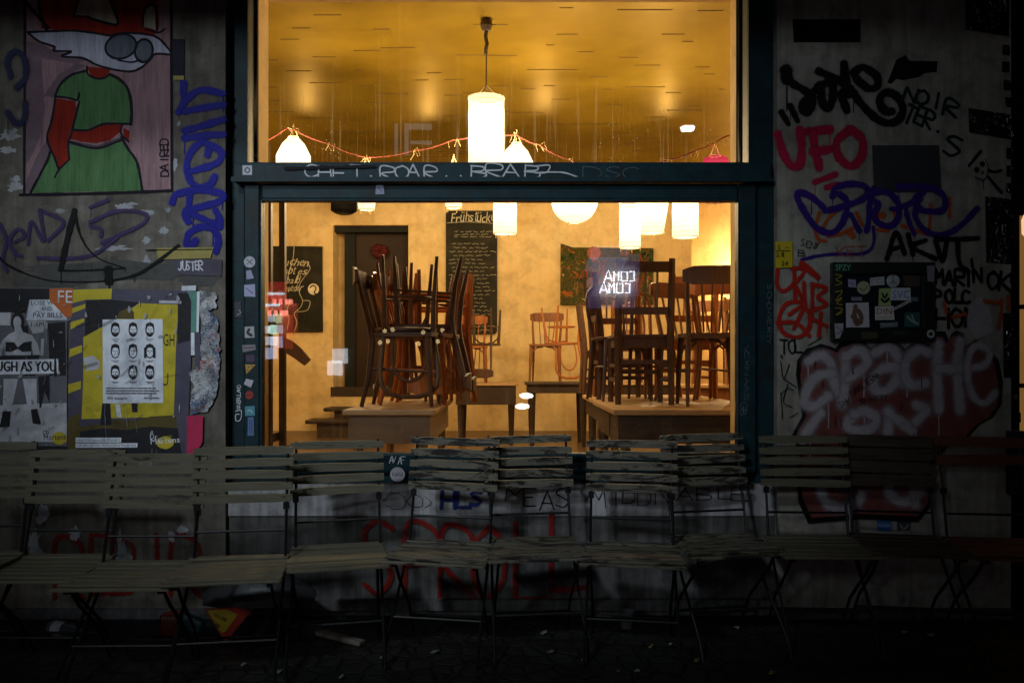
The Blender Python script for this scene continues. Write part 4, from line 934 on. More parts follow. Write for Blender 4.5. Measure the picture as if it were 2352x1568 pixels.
mb=MB(); zt(mb,z2,'GH',974,842,66,72); zt(mb,z2,'U',966,1076,38,74); zt(mb,z2,'NEUE SCHÖNHAUSER STRASSE 3',460,1461,258,18); zt(mb,z2,'EUROPA-CENTER, TAUENTZIENSTRASSE 9-12',460,1495,352,16); link('lettering',mb,pk,PB,world=True)
mb=MB(); zt(mb,z2,'Dr.',896,1436,50,28); zt(mb,z2,'Martens',898,1462,172,34,rot=-.07); link('logo_lettering',mb,pw,PB,world=True)
mb=MB(); mb.ribbon(z2([(940,1490),(985,1522),(1030,1500),(1036,1470)]),2.0,lay()); zt(mb,z2,'with',975,1440,50,14); link('logo_mark',mb,py,PB,world=True)
PO=poster('orange_poster','torn orange scrap with white letters between the two big posters','300,575 440,572 432,742 395,742 300,640',z2,[5],(400,742))
mb=MB(); zt(mb,z2,'FE',350,586,86,72); link('lettering',mb,pw,PO,world=True)
PC=poster('faces_sheet','white sheet printed with nine black faces pasted over the yellow poster','615,757 970,754 974,1250 617,1253',z2,[0],(795,1252))
mb=MB(); r=random.Random(4)
for j,cy in enumerate((818,945,1070)):
    for i,cx in enumerate((690,795,895)):
        c=lay(); st=r.randint(0,3); mb=MB()
        polyp(mb,z2(ell(cx,cy,27,42)),c,0)                                         # dark head
        polyp(mb,z2(ell(cx+1,cy+5,20,30)),lay(),1)                                 # face
        polyp(mb,z2([(cx-26,cy-12),(cx-22,cy-36),(cx,cy-46),(cx+22,cy-36),(cx+26,cy-10),(cx+14,cy-20),(cx-8,cy-22)]),lay(),0)
        if (i,j)==(2,1): polyp(mb,z2([(cx-34,cy+40),(cx-34,cy-20),(cx-16,cy-30),(cx-20,cy+40)]),lay(),0); polyp(mb,z2([(cx+34,cy+40),(cx+34,cy-20),(cx+16,cy-30),(cx+20,cy+40)]),lay(),0)
        elif st<3: polyp(mb,z2([(cx-18,cy+14),(cx+18,cy+14),(cx+14,cy+36),(cx,cy+42),(cx-14,cy+36)]),lay(),0)
        for s in (-1,1): mb.ribbon(z2([(cx+s*14,cy-2),(cx+s*6,cy-3)]),1.5,lay(),0)
        mb.ribbon(z2([(cx,cy),(cx+2,cy+10)]),1.0,lay(),0); mb.ribbon(z2([(cx-7,cy+19),(cx+7,cy+19)]),1.4,lay(),1 if st<3 else 0)
        mb.ribbon(z2([(cx-22,cy+55),(cx+22,cy+55)]),1.3,lay(),2); mb.ribbon(z2([(cx-14,cy+63),(cx+14,cy+63)]),1.3,lay(),2)
        link('printed_face',mb,[pk,pw,pg],PC,world=True)
mb=MB()
for v in (1163,1178,1193): 
    u=638
    while u<930: l=r.uniform(14,40); mb.ribbon(z2([(u,v),(min(u+l,945),v)]),2.4,lay(),0,step=20); u+=l+7
    if v==1193: break
zt(mb,z2,'Wir trauern',640,1212,118,18); mb.ribbon(z2([(862,1221),(948,1221)]),2.2,lay(),0); link('lettering',mb,pg,PC,world=True)
# torn layers of old paper at the edge of the posters
def torn_mat():
    m,nt,N,L,B=newmat('torn_paper_layers'); co=objco(N,L,False)
    v=N.new('ShaderNodeTexVoronoi'); v.inputs['Scale'].default_value=16; 
    ds=nz(N,L,co,9,4,.7); ad=N.new('ShaderNodeVectorMath'); ad.operation='ADD'; L.new(co,ad.inputs[0]); L.new(ds,ad.inputs[1]); L.new(ad.outputs[0],v.inputs['Vector'])
    sx=N.new('ShaderNodeSeparateColor'); L.new(v.outputs['Color'],sx.inputs[0])
    c=ramp(N,L,sx.outputs[0],[(.1,(.50,.54,.55)),(.45,(.66,.68,.70)),(.6,(.20,.22,.26)),(.75,(.06,.14,.32)),(.85,(.58,.56,.52)),(.95,(.40,.09,.07))])
    f=ramp(N,L,nz(N,L,co,22,5,.7),[(.4,(.35,.35,.35)),(.6,(1,1,1))]); c=mixc(N,L,1,c,f,'MULTIPLY'); L.new(c,B.inputs['Base Color']); B.inputs['Roughness'].default_value=.8
    bump(N,L,B,nz(N,L,co,20,6,.75),1.0,.01); return m
TP=root('torn_paper',Wp(470,950,0),'shredded layers of old posters between the yellow poster and the frame','poster')
mb=MB(); r=random.Random(21)
e=pc('1200,585 1292,600 1282,690 1245,702 1292,760 1302,850 1312,960 1306,1100 1300,1180 1232,1300 1130,1322 1152,1150 1130,1060 1195,1000 1198,830')
q=[]
for i in range(len(e)):
    a,b=e[i],e[(i+1)%len(e)]
    for k in range(5): t=k/5; q.append((a[0]+(b[0]-a[0])*t+r.uniform(-9,9),a[1]+(b[1]-a[1])*t+r.uniform(-7,7)))
polyp(mb,z2(q),lay()); link('shredded_layer',mb,torn_mat(),TP,world=True)
mb=MB(); polyp(mb,z2(pc('1118,590 1192,590 1186,832 1140,832 1142,650')),lay()); link('green_scrap',mb,paper('sea_green_paper',(.10,.27,.22)),TP,world=True)
mb=MB(); polyp(mb,z2(pc('1140,834 1160,834 1162,968 1140,970')),lay()); polyp(mb,z2(pc('1176,592 1192,592 1186,832 1172,832')),lay()); polyp(mb,z2(pc('1085,560 1170,556 1170,586 1085,588')),lay()); link('white_scrap',mb,pw,TP,world=True)
mb=MB(); polyp(mb,z2(pc('1163,834 1196,834 1194,1060 1163,1030')),lay()); link('violet_scrap',mb,pv,TP,world=True)
PK=poster('pink_strip','bright pink torn paper strip low beside the window frame','1115,1330 1160,1322 1212,1328 1208,1480 1164,1565 1115,1565',z2,[5],(1160,1560))
for ch in PK.children: ch.data.materials[0]=paper('hot_pink_paper',(.52,.03,.10))

# scuffs, rubbed spots and paste stains over the posters
r=random.Random(77); LAY[0]+=.0006
for P_,(ua,ub,va,vb) in ((PA,(2,158,670,1035)),(PB,(170,430,670,1040))):
    mb=MB(); mb2=MB()
    for i in range(26): polyp(mb,ragged(r.uniform(ua,ub),r.uniform(va,vb),r.uniform(1,5),r.uniform(1,9),r,9,.6),lay())
    for i in range(14):
        x,y=r.uniform(ua,ub),r.uniform(va,vb); l=r.uniform(12,60); mb.ribbon([(x,y),(x+r.uniform(-3,3),y+l*.5),(x+r.uniform(-5,5),y+l)],r.uniform(.8,1.6),lay())
    for i in range(10):
        x,y=r.uniform(ua,ub),r.uniform(va,vb); mb2.ribbon([(x,y),(x+r.uniform(8,30),y-r.uniform(4,18))],r.uniform(4,14),lay(),0)
    link('scuff_speck',mb,paint('scuff_pale',(.42,.43,.46),.8,.7,.8,.75),P_,world=True); link('grime_stain',mb2,paint('paste_grime',(.06,.055,.05),1.1,.8,.7,.5),P_,world=True)
# --- paint on the right wall
LAY[0]=.0012
m_pink=paint('pink_spray',(.40,.012,.055),.4); m_vio=paint('violet_spray',(.035,.012,.17),.3); m_or=paint('orange_spray',(.42,.075,.012),.4,.6,.5); m_red=paint('red_spray',(.42,.022,.012),.35); m_wsp=paint('white_spray',(.37,.345,.37),.7,.6,.5); m_mark=paint('black_marker',(.008,.008,.01),.2,.5,.3)
def patch(name,T,s,m,label=None):
    mb=MB(); polyp(mb,T(pc(s)) if isinstance(s,str) else T(s),lay()); return link(name,mb,m,cafe,label=label)
patch('black_patch',z7,'205,125 635,125 635,270 212,270',m_dark,'black painted bar high on the pale wall')
strokes('black_lettering',z7,[('165,450 168,500',32),'200,528 300,588 332,640 305,712 268,690 285,640 375,545','385,545 445,520 462,600 430,690 390,640 385,545','370,452 470,500 572,560','560,600 512,588 548,702',('530,408 540,520 562,592',25),'590,462 650,430 732,480 742,542 690,562 620,512 592,462','590,590 640,660 720,740 800,780 872,760 902,690 862,610 790,588 755,640 790,705 832,706',('135,712 178,785',16),('190,672 236,765',16)],22,m_black,'thick black looped tag')
patch('smear_stain',z7,'860,380 920,350 942,386 1122,390 1116,456 1040,466 1000,490 900,510 862,500 830,532 803,525',m_black)
written('teal_black_lettering',[('NOIR',915,540,370,95,.28),('TER.',945,655,250,110,.40),('S',1195,850,105,120,.25)],9,paint('teal_black',(.008,.02,.022),.4),'dark handwriting beside the looped tag',seed=2,T=z7)
strokes('pink_lettering',z7,['110,850 150,980 200,1050 250,1040 262,930 250,822','305,832 440,820','330,842 350,960 372,1062','330,962 440,945','562,822 482,900 502,1000 580,1052 642,982 642,882 575,820',('345,1152 475,1105',16),('420,1186 490,1165',16)],23,m_pink,'pink letters UFO')
patch('grey_square_patch',z7,'705,920 1130,920 1146,1218 718,1218',mat('dark_grey_patch',(.032,.033,.036),.8,.2,4),'dark grey painted square')
strokes('orange_lettering',zg,['700,342 580,450 505,560','470,400 425,560 455,680 535,712','560,660 700,630 835,572',('800,620 830,660',14),'870,402 940,540',('1120,430 1160,432',17),'1288,402 1302,470','1360,540 1500,590 1642,640','1682,320 1668,580','1880,250 1886,450','1100,585 1220,600'],9,m_or,'orange tag under the violet one')
strokes('violet_lettering',zg,['505,335 380,230 250,180 225,230 300,380 430,560 590,620 700,540 760,400 762,270 690,200','610,222 650,130 800,90 950,110 1000,190 880,280 600,370 525,380',('810,420 902,600',13),('1060,130 1012,330 1002,500 980,600',15),'1000,190 1200,180 1320,290 1332,440 1250,542 1120,520 1062,430 1110,310 1060,272','1330,120 1560,120 1700,140 1822,220 1832,340 1750,390 1560,362 1520,242 1600,182',('1530,300 1512,440 1590,570 1720,640 1880,620 2030,520 2185,355',15),('1410,380 1450,520 1500,632',12),'1390,330 1560,250',('1250,360 1300,365',14),('1052,560 1062,700 1022,800 900,850 650,850 450,870 275,912',8)],17,m_vio,'big violet looping tag')
written('thin_orange_lettering',[('KET',670,770,290,110,-.05)],2.4,m_or,seed=3,T=zg)
written('thin_black_lettering',[('SENY',275,690,200,75,.2),('B',240,810,80,60,.1)],1.8,m_mark,seed=4,T=zg)
strokes('black_capital_lettering',zg,['1200,905 1300,620 1392,845','1250,800 1360,770','1432,640 1482,855','1622,700 1480,772 1730,905','1732,712 1802,925 1852,712','1740,685 1960,690 2192,678','1968,700 1990,950 2085,1042',('2122,910 2130,985',9)],13,m_black,'black capitals above the display case')
strokes('skull_drawing',zr1,[('440,1302 530,1190',8),('500,1330 502,1336',15),('545,1285 547,1290',14),('570,1250 592,1330 560,1412 490,1392',2.5),('595,1340 640,1350 692,1338',8),('592,1390 640,1450 695,1512',8),('545,1350 548,1362',6),('550,1420 556,1490',2)],3,m_black,'small black skull')
strokes('red_lettering',z8,['120,322 115,420 160,470 232,420 302,342 280,310 218,312',('290,280 400,372',17),'235,322 242,520','240,420 312,562','302,410 312,570','362,420 362,602','362,422 462,450 400,510 462,562 370,602','290,542 180,560 130,660 160,760 260,790 330,742 342,640 292,550','200,632 302,572 232,732','118,690 250,692 342,782','352,600 346,722','422,620 406,782','340,652 462,712'],10,m_red,'red scrawl with a circled letter')
written('marker_lettering',[('TOL',132,805,165,95)],4,m_mark,seed=6,T=z8)
strokes('scratched_mark',z8,['140,960 160,1080 200,980','160,1080 250,1140','140,1190 190,1150 230,1160','140,1180 150,1290','190,1120 160,1240 220,1280','150,1300 152,1360','205,1350 260,1320','330,850 380,820 432,790','150,915 152,940','142,915 140,935'],2.2,m_mark)
written('black_hand_lettering',[('MARIN',142,490,300,100),('OK',490,500,145,115,.1),('POLC',142,618,215,78),('HON',152,735,250,115)],8.5,m_black,'black handwritten lines beside the case',seed=9,T=zr2)
patch('white_smear_stain',zr2,'350,745 385,690 420,650 480,740 512,870 470,905 400,932 340,840',m_wsp)
strokes('faint_orange_mark',zr2,['450,690 540,700','560,680 555,760 540,860','600,660 602,740','195,700 210,760','250,790 330,770'],9,m_or)
# bubble letters
blob='215,1480 290,1342 268,1200 246,1050 255,950 320,872 420,838 495,858 522,872 550,832 640,800 730,828 772,868 812,832 900,806 975,838 1008,872 1052,836 1120,818 1186,840 1202,790 1222,752 1288,752 1312,808 1335,764 1368,744 1414,766 1432,852 1500,806 1592,862 1662,950 1692,1100 1682,1262 1622,1352 1530,1402 1440,1500 1300,1560 1190,1700 1180,1980 1100,2080 700,2060 330,2090 262,1940 250,1740 275,1600'
patch('bubble_outline_patch',z8,blob,m_black,'black edge of the bubble letter piece')
cx,cy=940,1400
inner=[(cx+(x-cx)*.956,cy+(y-cy)*.944) for x,y in pc(blob)]
patch('bubble_fill_patch',z8,inner,paint('brick_red_fill',(.18,.052,.046),.2,.7,.5),'brick red bubble letter fill')
strokes('bubble_lettering',z8,['330,962 420,918 490,980 512,1100 535,1182','500,1042 400,1062 330,1142 308,1250 382,1272 472,1200','592,920 592,1100 570,1262','592,930 682,880 742,940 720,1002 602,1082','800,902 882,860 952,920 962,1050 992,1112','952,1000 852,1012 790,1080 800,1160 882,1162 950,1090','1172,902 1100,880 1022,950 1010,1060 1062,1132 1152,1110','1242,840 1232,1000 1242,1302','1392,820 1372,1000 1392,1302','1242,1012 1382,1012',('1460,1010 1560,985 1598,920 1570,868 1505,850 1455,915 1442,1020 1455,1130 1500,1225 1570,1250 1635,1180',24),'652,1330 600,1402 662,1442 782,1422 802,1350 722,1310 652,1330','890,1312 888,1450','890,1312 1050,1442','1082,1262 1150,1302 1082,1382','420,1322 342,1422 290,1512','560,1700 460,1760 420,1860 480,1960 620,1980 700,1900','900,1750 1000,1700 1100,1760 1100,1880 1000,1940 900,1880 900,1750','1080,1720 1080,1960'],34,m_wsp,'white bubble letters reading apache')
written('small_black_lettering',[('DANKE BERNA',620,1170,230,42,-.62),('TRINITY',680,1230,200,36,-.2),('SNY',540,1250,80,40,-.5)],1.8,m_mark,seed=12,T=z8)
strokes('drip_mark',z8,['380,960 378,1010','640,1010 642,1050','1120,1080 1122,1150','980,1240 978,1300','430,1100 432,1140','520,1350 522,1410','560,1370 562,1420'],2.6,m_mark)

# --- lettering and stains on the sill wall
LAY[0]=.0012
mS=lambda u,v,o: Wp(u,v,o-.0205)
mL=lambda u,v,o: Wp(u,v,o-.0125)
m_red2=paint('dull_red_spray',(.24,.012,.009),.6,.7,.85,.8)
written('blue_smear_lettering',[('HLS',1135,410,250,95)],14,paint('blue_smear',(.02,.035,.16),.7),None,seed=14,T=zb2,place=mS)
strokes('thin_circle_mark',zb2,['770,470 820,420 890,440 900,500 840,520 780,490','910,470 950,430 1000,450 1000,500 940,500 908,470','1020,440 1060,480 1020,510'],1.4,m_mark,place=mS)
written('black_handwritten_lettering',[('M',140,392,105,75),('EAS',268,398,265,112)],3.4,m_mark,'black scribbled letters under the window sill',seed=15,T=zb3,place=mS)
written('thin_handwritten_lettering',[('MIDDN',675,385,480,110),('ABLE',1210,382,430,80)],2.4,m_mark,'long thin black scribble under the window sill',seed=25,T=zb3,place=mS)
written('red_capital_lettering',[('SPROLL',832,1200,520,165)],19,m_red2,'large red letters low under the window',seed=16,place=mS)
written('red_block_lettering',[('REBIR',128,1232,335,120)],17,m_red2,'red letters low behind the chairs',seed=17)
mb=MB(); r=random.Random(31)
for u,v,a,b in ((80,1250,18,30),(100,1180,12,22),(280,1265,14,40),(300,1290,8,20),(395,1230,8,14),(420,1215,12,8),(175,1225,12,14),(90,1275,20,14)): mb=MB(); polyp(mb,ragged(u,v,a,b,r,18,.5),lay()); link('peeled_scrap',mb,paint('peeled_white',(.34,.36,.37),.3,.8,.8),cafe)

# --- glossy dark tiles up the wall edge
def tile_mat():
    m,nt,N,L,B=newmat('crazed_black_tile'); co=objco(N,L,False); B.inputs['Base Color'].default_value=(.006,.007,.010,1); B.inputs['Roughness'].default_value=.08; B.inputs['Specular IOR Level'].default_value=.7
    bump(N,L,B,nz(N,L,co,11,3,.6,1.5),.8,.05); return m
tm=tile_mat()
for lab,T,s in (('large glossy tile high at the wall edge',zr1,'418,-60 755,-60 755,290 418,235'),('slanting mirror like tile',zr1,'440,850 790,905 795,1100 445,1040'),('tall blue black tile',zr2,'460,28 636,46 650,458 468,446'),('tall glossy tile',zr2,'572,765 655,760 668,1172 578,1172'),
  (None,zr1,'708,355 762,360 762,440 706,430'),(None,zr1,'704,486 760,492 760,572 702,566'),(None,zr1,'716,630 772,636 770,715 716,708'),(None,zr1,'728,765 792,772 800,850 735,840'),(None,zr1,'738,1160 792,1168 792,1255 738,1245'),(None,zr1,'738,1300 792,1306 792,1392 738,1384'),(None,zr1,'738,1435 792,1440 792,1520 738,1510'),(None,zr2,'615,515 652,512 652,575 618,575'),(None,zr2,'620,645 658,645 660,705 622,702'),(None,zr2,'628,1278 670,1276 670,1340 630,1340'),(None,zr2,'640,1395 682,1392 684,1455 642,1455')):
    q=T(pc(s)); a=sum(q[i][0]*q[(i+1)%4][1]-q[(i+1)%4][0]*q[i][1] for i in range(4)); q=q[::-1] if a>0 else q
    mb=MB(); mb.prism([Wp(u,v,.006) for u,v in q],(0,.0055,0)); link('glazed_tile',mb,tm,cafe,label=lab)
mb=MB(); a,b=zr2([(585,1505),(690,1900)]); mb.box(X(a[0]),X(b[0])-.004,-.05,-.001,Z(b[1]),Z(a[1]),bev=.01); 
setp(link('junction_box',mb,mat('black_box',(.012,.013,.02),.4),recenter=True),'dark blue metal box low on the wall corner','box')

# --- yellow hydrant plate
YS=root('hydrant_sign',Wp(1799,617,.01),'small yellow plate with black numbers beside the window frame','sign')
q=z8(pc('105,310 222,305 222,124 103,126')); mb=MB(); mb.prism([Wp(u,v,.012) for u,v in q],(0,.01,0)); link('plate',mb,mat('yellow_enamel',(.55,.42,.01),.4,.12,4,.05,.5),YS,world=True)
mb=MB(); zt(mb,z8,'S',116,152,20,28); zt(mb,z8,'2.8',104,202,56,30); zt(mb,z8,'24',142,262,46,32); mb.ribbon(z8([(104,190),(200,190)]),1.5,lay()); mb.ribbon(z8([(158,190),(158,236)]),1.4,lay()); mb.ribbon(z8([(168,168),(190,168)]),1.2,lay())
for i,v in enumerate(mb.v): mb.v[i]=(v[0],v[1]-.012,v[2])
link('lettering',mb,pk,YS,world=True)
# --- display case with stickers
DC=root('display_case',Wp(2020,783,.02),'black wall display case plastered with stickers','display case')
q=z8([(485,275),(1198,820)]); x0,x1=X(q[0][0]),X(q[1][0]); zt_,zb_=Z(q[0][1]),Z(q[1][1]); (iu0,iv0),(iu1,iv1)=z8([(560,358),(1112,742)])
mb=MB(); mb.box(x0,x1,-.045,-.001,Z(iv0),zt_,bev=.006); mb.box(x0,x1,-.045,-.001,zb_,Z(iv1),bev=.006); mb.box(x0,X(iu0),-.0445,-.001,Z(iv1)+.001,Z(iv0)-.001,bev=.006); mb.box(X(iu1),x1,-.0445,-.001,Z(iv1)+.001,Z(iv0)-.001,bev=.006)
link('frame',mb,mat('case_black',(.008,.009,.008),.35,.3,20,.2,.5),DC,world=True)
mb=MB(); mb.box(X(iu0),X(iu1),-.030,-.002,Z(iv1),Z(iv0)); link('window_pane',mb,mat('case_pane',(.008,.012,.016),.12,.3,6,.05,.5),DC,world=True)
STK=[0]
def sticker(label,T,outline,col,marks=(),off=.0305,mk=(.01,.01,.012),text=None,place=None,tcol=None,nm='sticker',group='stickers on the case and window frame'):
    STK[0]+=1; base=place or (lambda u,v,o: Wp(u,v,o)); q=T(pc(outline)) if isinstance(outline,str) else T(outline)
    uc=sum(p[0] for p in q)/len(q); vm=max(p[1] for p in q); R=root(nm,base(uc,vm,off),label,'sticker',group)
    o0=off+.0004+.0001*(STK[0]%20); mb=MB(); polyp(mb,q,o0,place=base); link('sheet',mb,mat('sticker_%s'%'_'.join('%d'%int(c*99) for c in col),col,.5,.15,20,.1,.3),R,world=True)
    if marks or text:
        mb=MB()
        for i,s in enumerate(marks):
            s,w=s if isinstance(s,tuple) else (s,1.6)
            mb.ribbon(T(pc(s)),w,o0+.0003+.0001*i,0,place=base)
        if text:
            k=T([(1,0)])[0][0]-T([(0,0)])[0][0]
            for i,(s,u,v,w,h,*rt) in enumerate(text):
                (a,b),=T([(u,v)]); wtext(mb,s,a,b,w*k,h*k,o0+.0008+.0001*i,0,rot=rt[0] if rt else 0,place=base)
        link('lettering',mb,mat('sticker_ink_%s'%'_'.join('%d'%int(c*99) for c in (tcol or mk)),tcol or mk,.5),R,world=True)
    return R
SF=.046
sticker('round lime and white sticker in the case window',z8,ell(705,450,46,46),(.33,.36,.22),('680,450 705,470 730,440',))
sticker('small pink and blue scrap sticker in the case window',z8,'597,390 652,395 655,450 600,445',(.30,.28,.40),('605,410 640,430',),tcol=(.05,.07,.3))
sticker('white sticker with two lines of black capitals in the case',z8,'750,382 848,372 852,428 752,436',(.55,.56,.58),text=[('BASMO',754,384,90,18,-.06),('SLTDM',756,410,90,18,-.06)])
sticker('round grey peace sign sticker in the case',z8,ell(910,402,46,46),(.42,.44,.45),('910,360 910,444','910,402 882,432','910,402 938,432'))
sticker('brown square sticker in the case corner',z8,'980,364 1096,366 1094,440 985,440',(.07,.05,.035))
sticker('tall lime sticker with a dark face',z8,'812,456 893,452 896,574 808,576',(.33,.42,.16),(('835,490 850,520 868,495',5),('830,530 852,548 880,528',6)))
sticker('white sticker with blue letters and a red edge',z8,'896,452 1030,450 1034,538 892,536',(.55,.57,.62),text=[('SVC',906,468,118,56)],tcol=(.06,.22,.55))
sticker('tilted black on white word sticker',z8,'908,588 1030,530 1038,548 918,606',(.5,.5,.5),text=[('PETIALE',914,584,118,17,-.42)])
sticker('white sticker with red, green and yellow letters and two words',z8,'784,580 912,576 920,672 786,674',(.58,.57,.54),text=[('DIN',796,592,105,40),('PUNCH UP',802,650,100,14)],tcol=(.30,.05,.02))
sticker('white photo print of a brown figure behind the case glass',z8,'582,556 740,552 746,724 584,726',(.44,.44,.48),(('650,580 640,640 660,700 690,660 670,610',11),('625,650 690,690',8)),mk=(.14,.07,.045))
sticker('narrow violet strip sticker in the case',z8,'620,514 694,514 694,540 620,540',(.20,.17,.26))
sticker('grey word sticker at the case bottom',z8,'816,692 944,686 946,722 820,730',(.10,.11,.12),text=[('TNVERO',822,696,118,24,-.03)],tcol=(.4,.42,.44))
sticker('dark teal sticker with a pale plant in the case',z8,'990,622 1094,620 1096,720 988,722',(.02,.10,.085),(('1010,650 1040,680 1080,700',4),('1040,640 1060,690',3)),tcol=(.3,.4,.35))
sticker('small slate sticker in the case',z8,'1034,514 1086,516 1084,546 1036,544',(.10,.14,.16))
sticker('green outlined name sticker on the case frame corner',z8,'494,284 616,280 614,338 496,344',(.012,.03,.022),text=[('SPZY',502,292,104,40)],off=SF,tcol=(.13,.42,.27))
sticker('yellow zigzag letters up the case frame',z8,'490,346 552,346 556,650 494,650',(.012,.012,.01),('500,360 545,370 505,395 545,420 500,436','500,480 548,476 502,540 546,520 510,560 548,570','500,590 550,600 505,640 548,620'),off=SF,tcol=(.38,.32,.03))
sticker('grey torn sticker on the case frame top corner',z8,'1132,300 1186,298 1184,412 1138,408',(.22,.22,.26),off=SF)
sticker('white scrawled sticker on the case frame low corner',z8,'494,700 556,698 554,742 530,800 500,804',(.33,.33,.36),('505,720 545,750 510,770',),off=SF)
sticker('white ring sticker on the case frame corner',z8,ell(1160,771,28,29),(.45,.47,.47),(('1158,771 1162,771',9),),off=SF)
sticker('dusty yellow sticker on the case frame bottom',z8,'680,758 790,756 792,800 684,806',(.055,.05,.025),off=SF)
sticker('faint grey word on the case frame bottom',z8,'900,752 980,750 984,772 904,776',(.012,.012,.012),text=[('GOLD',904,754,76,18)],off=SF,tcol=(.12,.12,.13))
# frame stickers
fp=lambda u,v,o: P(u,v,DW+.034-o); tp=lambda u,v,o: P(u,v,DW+.004-o); op=lambda u,v,o: P(u,v,DW+.058-o); z0=tf(0,0,1.0)
sticker('square white sticker at the transom end',z0,'557,380 579,380 579,402 557,402',(.40,.42,.48),(('562,391 568,385 574,391 568,397 562,391',2.5),),off=.0,place=tp)
mb=MB()
hand(mb,'CHET.ROAR,',702,380,335,30,4.2,.002,0,place=tp,rr=random.Random(41)); hand(mb,'.BRAB',1040,379,200,30,4.2,.004,0,place=tp,rr=random.Random(42)); mb.ribbon([(1230,382),(1262,380),(1255,396),(1230,397),(1290,396),(1330,408)],4.2,.006,0,place=tp); mb.ribbon([(1240,410),(1242,410)],4,.006,0,place=tp); mb.ribbon([(1250,410),(1252,410)],4,.006,0,place=tp)
link('chalky_lettering',mb,paint('transom_white',(.50,.52,.56),.35,.6,.3),win,world=True)
mb=MB(); mb.ribbon([(655,387),(760,384),(860,382)],9,.0075,0,place=tp); link('black_bar_mark',mb,m_black,win,world=True)
mb=MB(); hand(mb,'DSC',1342,383,125,26,2.0,.002,0,place=tp,rr=random.Random(44)); hand(mb,'SCHCHVERTY',1771,655,135,9,1.6,-.022,0,rot=math.pi/2,place=tp,rr=random.Random(45)); hand(mb,'VCKNAAS',1720,790,130,10,1.2,-.03,0,rot=math.pi/2,place=tp,rr=random.Random(46)); hand(mb,'GB',1716,925,30,16,1.6,-.03,0,rot=math.pi/2,place=tp,rr=random.Random(47))
link('faint_lettering',mb,paint('dim_scratch',(.10,.13,.15),.3,.6,.5),win,world=True)
sticker('small pale sticker below the transom scrawl',z0,'864,424 880,423 883,446 862,447',(.22,.24,.34),('868,432 878,440',),off=.0,place=fp)
for lab,s,c,mk,kw in (
 ('round pale sticker with a wreath pattern on the frame stile',ell(1482,415,34,34),(.40,.42,.47),('1465,400 1500,430','1500,400 1465,430'),{}),
 ('torn lilac sticker under the round one',pc('1462,468 1490,462 1508,512 1464,520'),(.30,.31,.46),(),{}),
 ('square lilac sticker with specks',pc('1450,552 1514,546 1516,622 1450,620'),(.34,.35,.52),('1460,570 1500,600',),{}),
 ('black and white portrait sticker on the stile',pc('1452,800 1508,796 1512,864 1454,866'),(.36,.36,.38),(('1480,815 1470,835 1492,850',6),),{}),
 ('grey curling sticker on the stile',pc('1438,908 1516,904 1518,936 1442,952'),(.20,.18,.20),('1450,925 1505,922',),{}),
 ('dark purple sticker on the stile',pc('1460,968 1512,966 1512,1008 1462,1010'),(.06,.04,.08),(),{}),
 ('yellow pizza slice sticker on the frame stile',pc('1455,1022 1518,1024 1464,1080'),(.42,.26,.05),(('1475,1038 1478,1040',3),('1470,1058 1473,1060',3),('1495,1034 1498,1035',3)),{'mk':(.25,.04,.02)}),
 ('tilted blank white sticker on the frame stile',pc('1462,1106 1506,1118 1490,1160 1448,1140'),(.42,.41,.46),(),{}),
 ('round red sticker low on the frame stile',ell(1481,1204,24,25),(.28,.03,.02),('1468,1204 1494,1204',),{}),
 ('turquoise square sticker low on the frame stile',pc('1454,1272 1512,1268 1514,1326 1456,1328'),(.08,.26,.33),(('1470,1300 1484,1292 1496,1306',2.5),),{'mk':(.4,.5,.5)}),
 ('tall blue sticker at the stile foot',pc('1472,1336 1506,1334 1508,1444 1470,1446'),(.10,.17,.33),('1482,1350 1484,1430','1494,1350 1496,1430'),{'mk':(.02,.04,.12)})):
    sticker(lab,z2,s,c,mk,off=.0,place=fp,**kw)
sticker('dark torn sticker with white curl on the outer post',z2,'1392,652 1430,648 1436,742 1396,746',(.035,.035,.038),(('1418,700 1430,715 1410,730',2),),off=.0,place=op,tcol=(.3,.3,.3))
mb=MB(); hand(mb,'QUERULAND',544,938,54,8,1.5,.003,0,rot=-math.pi/2,place=op,rr=random.Random(51)); mb.ribbon(z2([(1400,1300),(1432,1296),(1428,1350),(1402,1356),(1400,1320),(1420,1318)]),2,.004,0,place=op); link('white_post_lettering',mb,m_white,win,world=True)
sticker('round white ring sticker on the bottom frame rail',z0,ell(913,1089,17,17),(.42,.40,.44),text=[('NANI',901,1084,24,10)],off=.0,place=fp)
mb=MB(); hand(mb,'AVAF',893,1048,38,15,1.8,.003,0,place=fp,rr=random.Random(52)); link('rail_lettering',mb,m_white,win,world=True)
# low stickers on the wall
sticker('blue sticker with white capitals low on the wall',zb4,'803,518 890,516 890,646 803,644',(.03,.11,.30),text=[('RECHTE',810,548,74,26),('MORGEN',812,600,72,20),('MENSCHEN',808,526,76,14)],off=.001,tcol=(.3,.4,.55))
sticker('clear sticker with a pale cup outline low on the wall',zb4,'925,575 1008,575 1008,642 925,642',(.05,.055,.058),(('945,605 965,635 995,605',3),),off=.001,tcol=(.25,.3,.32))
sticker('red sticker with a gold edge low on the wall',zb4,'648,370 742,398 742,482 664,486',(.30,.02,.012),(('652,380 668,482 740,478',2.5),),off=.001,tcol=(.4,.30,.05))
